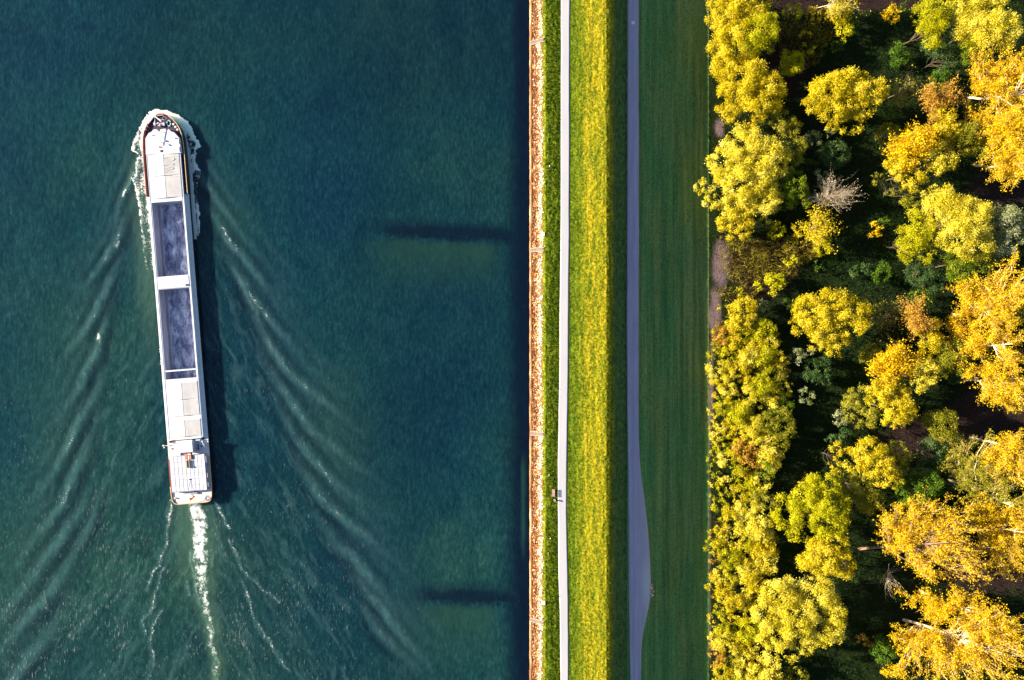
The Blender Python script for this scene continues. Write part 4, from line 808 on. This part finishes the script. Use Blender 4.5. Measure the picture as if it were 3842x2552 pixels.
def hold(y0, y1):
    z0 = -2.0
    MB().box(-HW, HW, y0, y1, z0 - .1, z0).build('hold_floor', M['hold'], ship)
    MB().box(-HW, -HW + .05, y0, y1, z0, 3.14).build('hold_wall', M['holdwall'], ship); MB().box(HW - .05, HW, y0, y1, z0, 3.14).build('hold_wall', M['holdwall'], ship)
    MB().box(-HW + .05, HW - .05, y0, y0 + .06, z0, 3.14).build('hold_wall', M['holdwall'], ship); MB().box(-HW + .05, HW - .05, y1 - .06, y1, z0, 3.14).build('hold_wall', M['holdwall'], ship)
    MB().box(-HW + .05, -HW + .75, y0 + .06, y1 - .06, z0, z0 + .5).build('hold_ledge', M['holdwall'], ship)
# the hull must be open over the holds: carve with a boolean-free rebuild (walls instead of a solid block)
bpy.data.objects.remove(ship.children[0]) if False else None
hullo = [c for c in ship.children if c.name.startswith('hull')][0]; bpy.data.objects.remove(hullo)
def side_piece(name, x0, x1, y0, y1, z0, z1, mt): return MB().box(x0, x1, y0, y1, z0, z1)
hb = MB()
n = len(outline); lo = [(x * .97, y) for x, y in outline]
hb.add([(x, y, -3.4) for x, y in lo] + [(x, y, DZ - .15) for x, y in outline], [(i, (i + 1) % n, n + (i + 1) % n, n + i) for i in range(n)] + [tuple(range(n))[::-1]])
hb.build('hull', M['hull'], ship)
# blocks of deck between and around the holds
hold(h1a, h1b); hold(h2a, h2b)
MB().box(-HW, HW, h2b, h1a, 1.0, 3.14).build('hatch_bridge', M['white'], ship, bevel=.03)
MB().box(-HW + .02, HW - .02, h2b + .15, h1a - .15, 3.14, 3.34).build('hatch_cover', M['white'], ship, bevel=.05, label='narrow flat white cover between the two open holds')
b = MB(); b.tube([(-.9 + 1.9 * math.cos(a), (h2b + h1a) / 2 - .2 + .85 * math.sin(a), 3.37) for a in np.linspace(-.6, 2.6, 14)], .05); b.build('curved_pipe', M['offwhite'], ship)
p = loc(694.5, 1068, 3.4); MB().box(p[0] - .44, p[0] + .44, p[1] - .26, p[1] + .26, 3.34, 3.40).build('dark_opening', M['black'], ship)
# movable cross beam of the aft hold
yb = ly(1390, 3.2); MB().box(-HW + .05, HW - .05, yb - .22, yb + .22, 2.85, 3.2).build('cross_beam', M['white'], ship, bevel=.03)
# fine cross pipes in holds left out at this size; gable hatch covers with ribs
def hatch(y0, y1, ze=3.35, zr=3.85, nrib=9, lab=None):
    b = MB(); X = HW - .02
    b.add([(-X, y0, 3.2), (-X, y0, ze), (0, y0, zr), (X, y0, ze), (X, y0, 3.2), (-X, y1, 3.2), (-X, y1, ze), (0, y1, zr), (X, y1, ze), (X, y1, 3.2)], [(0, 1, 2, 3, 4), (9, 8, 7, 6, 5), (1, 6, 7, 2), (2, 7, 8, 3), (0, 5, 6, 1), (3, 8, 9, 4)])
    o = b.build('hatch_cover', M['hatch'], ship, label=lab)
    for i in range(nrib):
        yy = y0 + .3 + i * (y1 - y0 - .6) / (nrib - 1); r_ = MB()
        for sx in (-1, 1): r_.add([(sx * X, yy - .05, ze + .004), (sx * X, yy + .05, ze + .004), (0, yy + .05, zr + .004), (0, yy - .05, zr + .004), (sx * X, yy - .05, ze + .04), (sx * X, yy + .05, ze + .04), (0, yy + .05, zr + .04), (0, yy - .05, zr + .04)], [(4, 5, 6, 7), (0, 1, 5, 4), (3, 2, 6, 7), (0, 4, 7, 3), (1, 5, 6, 2)])
        r_.build('rib', M['hatch'], o)
    MB().box(-.06, .06, y0 + .05, y1 - .05, zr + .0, zr + .05).build('ridge_cap', M['white'], o)
    for yy in (y0, y1):
        MB().box(-X, X, yy - .1, yy + .1, 3.2, 3.36).build('end_frame', M['white'], o)
    return o
hatch(ly(654, 3.6), ly(573, 3.6), lab='front hatch cover with rope looped over it'); hatch(ly(738, 3.6), ly(657, 3.6)); MB().box(-HW, HW, h1b, ly(739, 3.4), 1.0, 3.3).build('end_coaming', M['white'], ship)
hatch(ly(1500, 3.6), ly(1437, 3.6)); hatch(ly(1562, 3.6), ly(1503, 3.6), lab='greyest of the rear hatch covers'); hatch(ly(1640, 3.6), ly(1578, 3.6), lab='rearmost hatch cover, in front of the wheelhouse')
MB().box(-HW, HW, ly(1436, 3.3), h2a, 1.0, 3.28).build('end_coaming', M['white'], ship)
MB().box(-HW, HW, ly(1577, 3.3), ly(1563, 3.3), 1.0, 3.24).build('end_coaming', M['offwhite'], ship)
MB().box(-HW, HW, ly(1651, 3.3), ly(1641, 3.3), 1.0, 3.30).build('end_coaming', M['white'], ship)
# ---- bow: deck, bulwark, rail, block of the forecastle
bow = [q for q in outline if q[1] >= 90]; bow = [(HB, fd - 2)] + [q for q in half if q[1] >= 90] + [(-x, y) for x, y in half[::-1] if y >= 90] + [(-HB, fd - 2)]
inner = [(x * .955 if abs(x) > 1 else x * .9, min(y, 107.8)) for x, y in bow]
MB().prism([(x * .99, y) for x, y in inner], DZ - .12, DZ + .25).build('bow_deck', M['bowdeck'], ship)
def wallring(a, bb, z0, z1):
    n = len(a); V = [(x, y, z0) for x, y in a] + [(x, y, z1) for x, y in a] + [(x, y, z0) for x, y in bb] + [(x, y, z1) for x, y in bb]; F = []
    for i in range(n - 1): F += [(i, i + 1, n + i + 1, n + i), (2 * n + i + 1, 2 * n + i, 3 * n + i, 3 * n + i + 1), (n + i, n + i + 1, 3 * n + i + 1, 3 * n + i)]
    F += [(0, n, 3 * n, 2 * n), (n - 1, 3 * n - 1, 4 * n - 1, 2 * n - 1)]
    return MB().add(V, F)
nb_ = len(bow) // 2
wallring([(x * 1.0, y) for x, y in bow], inner, DZ - .16, 2.75).build('bulwark', M['rust'], ship)
wallring([(x * 1.002, y + .01) for x, y in bow], [(x * 1.0, y) for x, y in bow], -.2, 2.7).build('bow_plate', M['hull'], ship)
railr = [(x * .985, y, 2.80) for x, y in bow[:nb_ - 1]]; MB().tube(railr, .11).build('bulwark_rail', M['tan'], ship, label='ochre rail along the right bulwark')
raill = [(x * .985, y, 2.80) for x, y in bow[nb_ + 2:]]; MB().tube(raill, .11).build('bulwark_rail', M['rust'], ship, label='red brown rail along the left bulwark')
def lp(zx, zy, z): return loc(480 + zx * .2296, 400 + zy * .2296, z)      # from the bow close-up
FZ = 3.7
poly = [lp(*q, FZ)[:2] for q in [(250,765),(243,495),(295,410),(345,385),(375,350),(430,345),(470,395),(495,345),(570,335),(590,385),(625,340),(665,385),(710,392),(800,490),(830,735)]]
MB().prism([tuple(q) for q in poly], DZ, FZ).build('forecastle', M['white'], ship, bevel=.06)
for q in ((508,705,.30,.30,'skylight','navy'),):
    p = lp(q[0], q[1], FZ); MB().box(p[0]-q[2], p[0]+q[2], p[1]-q[3], p[1]+q[3], FZ, FZ+.12).build(q[4], M[q[5]], ship)
for zx, zy in ((800,545),(808,680)):
    p = lp(zx, zy, FZ + .05); MB().box(p[0]-.09, p[0]+.09, p[1]-.75, p[1]+.75, FZ, FZ+.05).build('window', M['navy'], ship)
for zx, zy, r_, mt in ((570,540,.30,'grey'),(727,492,.2,'signwhite'),(600,590,.18,'signwhite'),(627,608,.22,'signwhite'),(360,450,.15,'lilac')):
    p = lp(zx, zy, FZ); MB().cyl(p[0], p[1], FZ, FZ + .45, r_, 12, r_ * .7).build('vent', M[mt], ship)
p = lp(500, 645, FZ); MB().add([(p[0]-.7, p[1]-.1, FZ+.02), (p[0]+.5, p[1]-.0, FZ+.02), (p[0]-.6, p[1]+.5, FZ+.02), (p[0]-.3, p[1]+.1, FZ+.5)], [(0, 2, 1), (0, 1, 3), (1, 2, 3), (2, 0, 3)]).build('lamp_cone', M['orange'], ship)
a = lp(490,350,FZ+.7); c_ = lp(470,600,FZ+.5); b = MB(); b.tube([a, c_], .10); b.tube([lp(478,560,FZ+.1), lp(478,560,FZ+.5)], .08); b.tube([lp(490,380,FZ+.1), lp(490,380,FZ+.6)], .08); b.build('folded_mast', M['rope'], ship)
b = MB(); b.tube([lp(400,130,2.9), lp(500,215,3.8)], .13); b.tube([lp(400,130,2.9), lp(350,190,2.9), lp(300,260,2.9)], .10); b.tube([lp(410,150,2.6), lp(412,270,2.4)], .10); b.tube([lp(440,130,3.0), lp(545,122,2.9)], .06); b.build('anchor_davit', M['signwhite'], ship)
b = MB(); p = lp(480,270,2.5); b.tube([lp(385,262,2.7), lp(570,268,2.7)], .18, 8)
for zx in (410, 470, 510, 555): q = lp(zx, 268, 2.6); b.box(q[0]-.22, q[0]+.22, q[1]-.45, q[1]+.4, 2.05, 2.05 + .55 + .2 * ((zx // 10) % 3))
b.cyl(*lp(490, 290, 2.3)[:2], 2.05, 3.0, .42); b.build('anchor_winch', M['lilac'], ship)
b = MB(); 
for cxx, cyy, r_ in ((570,175,.42),(520,185,.30),(470,190,.25)): q = lp(cxx, cyy, 2.2); b.tube([(q[0]+r_*1.4*math.cos(a), q[1]+r_*math.sin(a), 2.12) for a in np.linspace(0, 6.0, 14)], .07)
b.build('anchor_chain', M['lilac'], ship)
q = lp(643, 257, 2.3); MB().tube([(q[0] + .5 * math.cos(a), q[1] + .78 * math.sin(a), 2.2) for a in np.linspace(0, 6.2832, 25)[:-1]], .17, 8, True).build('fender_ring', M['ring'], ship)
for zx, zy in ((710,268),(745,312),(778,357),(272,300),(248,350)):
    q = lp(zx, zy, 2.75); MB().cyl(q[0], q[1], 2.0, 2.62, .22).cyl(q[0], q[1], 2.62, 2.8, .30, 12, .26).build('bollard', M['signwhite'], ship)
for zx, zy in ((318,328),(296,372),(560,268)):
    q = lp(zx, zy, 2.4); MB().cyl(q[0], q[1], 2.05, 2.45, .24).build('capstan', M['lilac'] if zx > 400 else M['rust'], ship)
for vy in (868, 1340, 1385):
    for sx in (-1, 1):
        for k in (-.35, .35):
            if vy == 868 or True: yy = ly(vy - (30 if sx < 0 else 0), 1.9) + k; MB().cyl(sx * 5.5, yy, DZ, DZ + .5, .13, 8).cyl(sx * 5.5, yy, DZ + .5, DZ + .6, .19, 8).build('bollard', M['signwhite'], ship)
for sx in (-1, 1):
    b = MB(); ypts = np.linspace(ly(1722, 2.5), fd - .5, 40)
    for yy in ypts: b.tube([(sx * 5.62, yy, DZ), (sx * 5.62, yy, DZ + .5)], .025, 4)
    b.build('guard_stanchions', M['deck'], ship)
# ropes lying on the front hatch cover
def rope(name, pts, r, label, mt='rope'):
    b = MB(); b.tube(pts, r, 6); W = np.array(Matrix.Translation((-88.55, -45.25, 0)) @ Matrix.Rotation(SHROT, 4, 'Z'))
    b.v = [tuple(W[:3, :3] @ (np.array(v) * np.array([1, 1, SZ])) + W[:3, 3]) for v in b.v]; return tag(b.build(name, M[mt]), label, 'rope')
def roofz(x): return 3.85 - .5 * abs(x) / HW + .10
pp = []
for i in range(7):
    yy = ly(590 + i * 9, 3.7); s_ = 1 if i % 2 else -1; w_ = 2.7 - .12 * i
    pp += [(s_ * -w_ * f, yy + .12 * math.sin(3 * f + i), roofz(w_ * f)) for f in np.linspace(-1, 1, 11)]
    if i < 6: pp += [(s_ * -(w_ + .35), yy - .33, roofz(w_ + .35))]
rope('mooring_rope', pp, .05, 'pale rope laid in long loops across the front hatch cover')
# ---- stern: accommodation, wheelhouse, afterdeck
def ls(zx, zy, z): return loc(580 + zx * .2041, 1620 + zy * .2041, z)
aft = [q for q in half if q[1] <= 5]; ya = ly(1655, 2.2)
apoly = [(x * .975, y + .12) for x, y in aft] + [(HB * .975, ly(1722, 2)), (HB * .975, ya), (-HB * .975, ya), (-HB * .975, ly(1722, 2))] + [(-x * .975, y + .12) for x, y in aft[::-1]]
MB().prism(apoly, DZ - .13, DZ + .22).build('stern_deck', M['pink'], ship)
rail = [(HB, ly(1722, 2))] + [(x, y) for x, y in aft[::-1]] + [(-x, y) for x, y in aft] + [(-HB, ly(1722, 2))]
wallring(rail, [(x * .965, y + .15) for x, y in rail], DZ - .1, DZ + .5).build('stern_bulwark', M['rust'], ship)
MB().tube([(x * .99, y + .05, DZ + .56) for x, y in rail[:-1]], .13).build('stern_rail', M['tan'], ship, label='ochre rail around the stern')
AZ = 3.8
y0, y1 = ly(1848, AZ), ly(1712, AZ); MB().box(-4.85, 4.85, y0, y1, DZ + .2, AZ).build('accommodation', M['grey'], ship, bevel=.05)
nxp, nyp = 8, 6; xx = np.linspace(-4.75, 3.95, nxp + 1); yy_ = np.linspace(y0 + .15, y1 - .15, nyp + 1)
pm = bpy.data.meshes.new('roof_panel'); w_, l_ = (xx[1] - xx[0]) / 2 - .07, (yy_[1] - yy_[0]) / 2 - .07
tmp = MB().box(-w_, w_, -l_, l_, 0, .07); pm.from_pydata(tmp.v, [], tmp.f); pm.materials.append(M['white'])
for i in range(nxp):
    for j in range(nyp): o = link('roof_panel', pm, ship); o.location = ((xx[i] + xx[i + 1]) / 2, (yy_[j] + yy_[j + 1]) / 2, AZ)
MB().box(4.05, 4.80, y0 + .1, y1 - .1, AZ, AZ + .16).build('roof_walkway', M['deck'], ship)
for zx, zy, hl_ in ((900,525,.8),(927,820,.65),(941,990,.6)):
    p = ls(zx, zy, AZ + .2); MB().box(p[0]-.09, p[0]+.09, p[1]-hl_, p[1]+hl_, AZ+.16, AZ+.20).build('slot_window', M['grey'], ship)
for zx, zy, s_ in ((685,672,.18),(605,900,.18),(917,628,.26),(953,615,.14)):
    z = AZ + .2 if zx < 940 else DZ + .3; p = ls(zx, zy, z); MB().box(p[0]-s_*.9, p[0]+s_*.9, p[1]-s_*(1.5 if zx == 917 else 1), p[1]+s_*(1.5 if zx == 917 else 1), z-.15, z+.05).build('deck_hatch', M['navy'], ship)
WZ = 5.2
q = [ls(318,190,WZ), ls(636,170,WZ), ls(652,372,WZ), ls(328,432,WZ)]
wx0, wx1 = min(a[0] for a in q) + .25, max(a[0] for a in q) - .1; wy0, wy1 = min(a[1] for a in q) + .2, max(a[1] for a in q)
MB().box(wx0 + .3, wx1 - .3, wy0 + .3, wy1 - .3, DZ + .2, WZ - .1).build('wheelhouse', M['white'], ship)
MB().box(wx0, wx1, wy0, wy1, WZ - .1, WZ + .08).build('wheelhouse_roof', M['white'], ship, bevel=.05)
for k in range(5): xw = wx0 + .5 + k * (wx1 - wx0 - 1) / 5; MB().box(xw + .05, xw + (wx1 - wx0 - 1) / 5 - .05, wy1 - .3, wy1 - .26, WZ - 1.3, WZ - .4).build('window', M['navy'], ship)
for k in range(3): yw = wy0 + .5 + k * (wy1 - wy0 - 1) / 3; MB().box(wx1 - .3, wx1 - .26, yw + .05, yw + (wy1 - wy0 - 1) / 3 - .05, WZ - 1.3, WZ - .4).build('window', M['navy'], ship)
MB().box(-5.0, wx0 + .2, ly(1712, 3), ly(1668, 3), DZ + .2, 2.75).build('side_cabin', M['pink'], ship); p = ls(290, 325, 2.8); MB().cyl(p[0], p[1], 2.75, 3.0, .22).build('vent', M['rust'], ship)
# gear to the right of the wheelhouse
p = ls(757, 198, 3.2); MB().box(p[0]-.62, p[0]+.62, p[1]-.62, p[1]+.62, DZ+.2, 3.0).build('tank', M['white'], ship, bevel=.04); MB().box(p[0]-.42, p[0]+.42, p[1]-.42, p[1]+.42, 3.0, 3.08).build('tank_lid', M['blue'], ship)
p = ls(735, 290, 2.6); MB().box(p[0]-1.2, p[0]+1.1, p[1]-1.1, p[1]+1.1, DZ+.2, 2.35).build('engine_casing', M['lilac'], ship)
for zx, zy, s_, mt in ((735,325,.22,'grey'),(680,330,.28,'white'),(670,215,.26,'white'),(825,280,.18,'navy'),(700,290,.14,'grey')):
    p = ls(zx, zy, 2.8); MB().cyl(p[0], p[1], 2.3, 2.8, s_, 10).build('vent', M[mt], ship)
p = ls(768, 290, 2.7); MB().box(p[0]-.1, p[0]+.1, p[1]-.9, p[1]+.9, 2.3, 2.6).build('pipe_duct', M['navy'], ship)
b = MB(); b.tube([ls(820,190,4.6), ls(905,315,3.0)], .16, 8); b.tube([ls(885,195,4.2), ls(865,285,3.2)], .12, 8); b.tube([ls(865,250,2.0), ls(862,250,4.0)], .2, 8); b.build('deck_crane', M['signwhite'], ship)
# red and black boxes, oval skylight casing
for i, (zx, zy) in enumerate(((517,422),(524,500))):
    p = ls(zx, zy, AZ + .6); MB().box(p[0]-.32, p[0]+.32, p[1]-.5, p[1]+.5, AZ+.07, AZ+.55).build('red_locker', M['red'], ship)
    MB().box(p[0]+.45, p[0]+.85, p[1]-.5, p[1]+.5, AZ+.07, AZ+.45).build('locker', M['offwhite'], ship)
    MB().box(p[0]+.90, p[0]+1.25, p[1]-.5, p[1]+.5, AZ+.07, AZ+.40).build('pink_locker', M['red'] if i else M['offwhite'], ship)
    MB().box(p[0]+1.30, p[0]+1.42, p[1]-.5, p[1]+.5, AZ+.07, AZ+.50).build('orange_bar', M['orange'], ship); MB().box(p[0]+1.46, p[0]+1.72, p[1]-.5, p[1]+.5, AZ+.07, AZ+.42).build('battery_box', M['black'], ship)
p = ls(552, 618, AZ + .9); ov = [(p[0] + .28 * math.cos(a) * 1.0, p[1] + (1.0 if math.sin(a) > 0 else -1.0) * .72 + .33 * math.sin(a)) for a in np.linspace(0, 6.2832, 21)[:-1]]
MB().prism(ov, AZ + .06, AZ + .62).build('funnel_casing', M['black'], ship); MB().tube([(p[0] + (x - p[0]) * 1.35, p[1] + (y - p[1]) * 1.1, AZ + .68) for x, y in ov[:15]], .08).build('funnel_rim', M['tan'], ship)
# left arm with lamps
b = MB(); b.tube([ls(240,262,3.2), ls(120,275,3.2)], .09, 6); b.cyl(*ls(135,305,3.2)[:2], 3.0, 3.4, .16); b.cyl(*ls(122,268,3.2)[:2], 3.0, 3.5, .22); b.tube([ls(240,262,1.9), ls(240,262,3.2)], .1, 6); b.build('signal_arm', M['signwhite'], ship)
p = ls(225, 203, 3.0); MB().cyl(p[0], p[1], 1.9, 2.85, .34, 14).build('winch_base', M['rust'], ship); MB().cyl(p[0], p[1], 2.85, 3.1, .18, 12).build('lamp', M['signwhite'], ship)
for zx, zy in ((950,145),(953,193)): p = ls(zx, zy, 2.3); MB().cyl(p[0], p[1], 1.9, 2.3, .18).build('bollard', M['signwhite'], ship)
p = ls(338, 1238, 2.6); MB().cyl(p[0], p[1], 1.9, 2.6, .2).build('bollard', M['signwhite'], ship)
# mast stays on the accommodation roof
b = MB(); b.tube([ls(605,930,AZ+.1), ls(572,1100,AZ+.1)], .03, 4); b.tube([ls(605,930,AZ+.1), ls(680,1100,AZ+.1)], .03, 4); b.build('stay_wires', M['grey'], ship)
# afterdeck winch, rope, flag
b = MB(); q = ls(725, 1135, 2.6); b.tube([ls(640,1150,2.5), ls(760,1130,2.5)], .12, 8)
for zx in (700, 725, 748): r_ = ls(zx, 1133, 2.5); b.box(r_[0]-.13, r_[0]+.13, r_[1]-.35, r_[1]+.35, 2.0, 2.65)
b.build('stern_winch', M['grey'], ship)
b = MB(); q = ls(655, 1155, 2.1); b.tube([(q[0] + .25 * math.cos(a), q[1] + .25 * math.sin(a), 2.1) for a in np.linspace(0, 6, 12)], .05); b.tube([ls(672,1165,2.1), ls(682,1230,2.1)], .05); b.build('stern_capstan', M['grey'], ship)
q = ls(945, 1232, 2.1); pp = [(q[0] + (.28 + .02 * i) * math.cos(i * .6), q[1] + (.28 + .02 * i) * math.sin(i * .6), 2.07 + .004 * i) for i in range(28)] + [tuple(ls(900,1255,2.1)), tuple(ls(845,1275,2.1))]
rope('mooring_rope', pp, .045, 'grey rope coiled in the right rear corner of the stern deck', 'grey')
fp = ls(668, 1305, 2.6); ftop = ls(702, 1240, 4.6); MB().tube([fp, ftop], .05, 6).build('flagpole', M['signwhite'], ship)
fl0 = np.array(ls(702, 1242, 4.5)); fl1 = np.array(ls(600, 1285, 4.2)); 
fpar = [c for c in ship.children if c.name.startswith('flagpole')][0]
for k, (mt, nm) in enumerate((('flagblack', 'flag_band'), ('flagred', 'flag_band'), ('flaggold', 'flag_band'))):
    n_ = 12; V = []
    for i in range(n_ + 1):
        f = i / n_; base = fl0 * (1 - f) + fl1 * f; off = .08 * math.sin(7 * f)
        for e in (k / 3, (k + 1) / 3): V.append((base[0] + .0, base[1] + off + .55 - e * .9 * (.5 + .5 * f) , base[2] + .12 * (1 - e) + .06 * math.cos(6 * f)))
    F = [(2 * i, 2 * i + 1, 2 * i + 3, 2 * i + 2) for i in range(n_)]
    MB().add(V, F).build(nm, M[mt], fpar)
# ------------------------------------------------------------------ small things on land
def markers():
    for fx, fy, lb in ((2037, 879, 'white square marker block on the bank, level with the upper drowned groyne'), (2039, 2263, 'white square marker block on the bank, level with the lower drowned groyne')):
        z = float(zprof(fx)); c = P(fx, fy, z + .6); root = empty('marker_block', (c[0], c[1], z)); tag(root, lb, 'marker', 'white marker blocks on the river bank')
        MB().box(-.30, .30, -.30, .30, -.4, .35).build('plinth', M['concrete'], root); MB().box(-.52, .52, -.52, .52, .35, .62).build('cap', M['signwhite'], root, bevel=.06)
markers()
c = P(2375, 86, 1.0); tag(MB().box(-.42, .42, -.40, .40, -.02, .08).box(-.2, .2, -.2, .2, .08, .12).build('access_cover', M['signwhite'], None, (c[0], c[1], 1.0), .02), 'small white square cover plate lying on the lower road near the top', 'cover plate')
for fx, fy, r_, lb in ((2061, 1783, .30, 'round pale boulder in the grass above the bench'), (2065, 2020, .20, 'small white stone in the grass below the bench'), (2058, 2075, .22, 'drab mossy stone in the grass well below the bench'), (2062, 625, .2, 'little white peg in the grass strip near the top')):
    z = float(zprof(fx)); v, f = ico(); v = v * np.array([r_, r_ * 1.1, r_ * .8]) * (1 + rng.uniform(-.15, .15, (12, 1))); c = P(fx, fy, z)
    b = MB().add(v, f)
    if 'peg' in lb: b = MB().cyl(0, 0, -.2, .75, .13, 8).cyl(0, 0, .75, .85, .17, 8, .1)
    tag(b.build('marker_peg' if 'peg' in lb else 'boulder', M['signwhite'] if ('white' in lb) else M['concrete'], None, (c[0], c[1], z + .1)), lb, 'peg' if 'peg' in lb else 'stone')
# picnic bench
fx, fy = 2076, 1850; z = float(zprof(fx)); c = P(fx, fy, z + .4); root = empty('park_bench', (c[0], c[1], z)); root.scale = (1, 1, .62); tag(root, 'pinkish wooden bench facing the river beside the pale path', 'bench')
for i, xo_ in enumerate((-.36, -.2, -.04, .12)): MB().box(xo_, xo_ + .13, -1.0, 1.0, .42, .47).build('plank', M['wood'], root)
for i, zz_ in enumerate((.58, .74, .90)): MB().box(.30 + i * .03, .34 + i * .03, -1.0, 1.0, zz_, zz_ + .12).build('plank', M['wood'], root)
for yo in (-.8, .8): MB().box(-.34, .26, yo - .05, yo + .05, 0, .42).box(.26, .30, yo - .05, yo + .05, 0, 1.0).build('leg', M['concrete'], root)
c = P(2081, 1877, z + .3); root = empty('litter_bin', (c[0], c[1], z)); tag(root, 'small grey bin on the grass next to the bench', 'bin'); MB().cyl(0, 0, 0, .65, .22, 12).build('body', M['grey'], root); MB().tube([(.23 * math.cos(a), .23 * math.sin(a), .67) for a in np.linspace(0, 6.2832, 17)[:-1]], .03, 5, True).build('rim', M['signwhite'], root)
# stairs down the riprap
for fy, lb in ((165, 'topmost narrow concrete stair down the stones'), (940, 'narrow concrete stair down the stones just below the upper white marker block'), (1625, 'narrow concrete stair down the stones above the bench'), (2323, 'lowest narrow concrete stair down the stones, below the lower white marker block')):
    c0 = P(1990, fy, 0); root = empty('bank_stair', (c0[0], c0[1], 0)); tag(root, lb, 'stairs', 'concrete stairs down the river bank')
    for i in range(12):
        fx = 1992 + i * 4.1; zz_ = float(zprof(fx)) + .34; p = P(fx, fy, zz_); MB().box(p[0] - c0[0] - .17, p[0] - c0[0] + .17, -.42, .42, zz_ - .5, zz_).build('step', M['concrete'], root)
    for sy in (-1, 1):
        a = P(1990, fy, .3); e = P(2042, fy, 2.75); b = MB(); V = []
        for p in (a, e):
            for dy in (.42, .58):
                for dz in (-.5, .12): V.append((p[0] - c0[0], sy * dy, p[2] + dz))
        b.add(V, [(0, 1, 3, 2), (4, 6, 7, 5), (1, 5, 7, 3), (0, 2, 6, 4), (2, 3, 7, 6), (0, 4, 5, 1)]).build('side_wall', M['concrete'], root)
# broken stones by the road widening
n = 60; fx = rng.normal(2446, 3.5, n); fy = 2215 + rng.uniform(-28, 24, n); rocks('rubble', fx + (fy - 2215) * .12, fy, rng.uniform(.08, .22, n), np.clip(rng.normal(.75, .15, n), 0, 1), 'little heap of pinkish rubble beside the widened road')
print('triangles', sum(len(o.data.loops) - 2 * len(o.data.polygons) for o in sc.objects if o.type == 'MESH'))
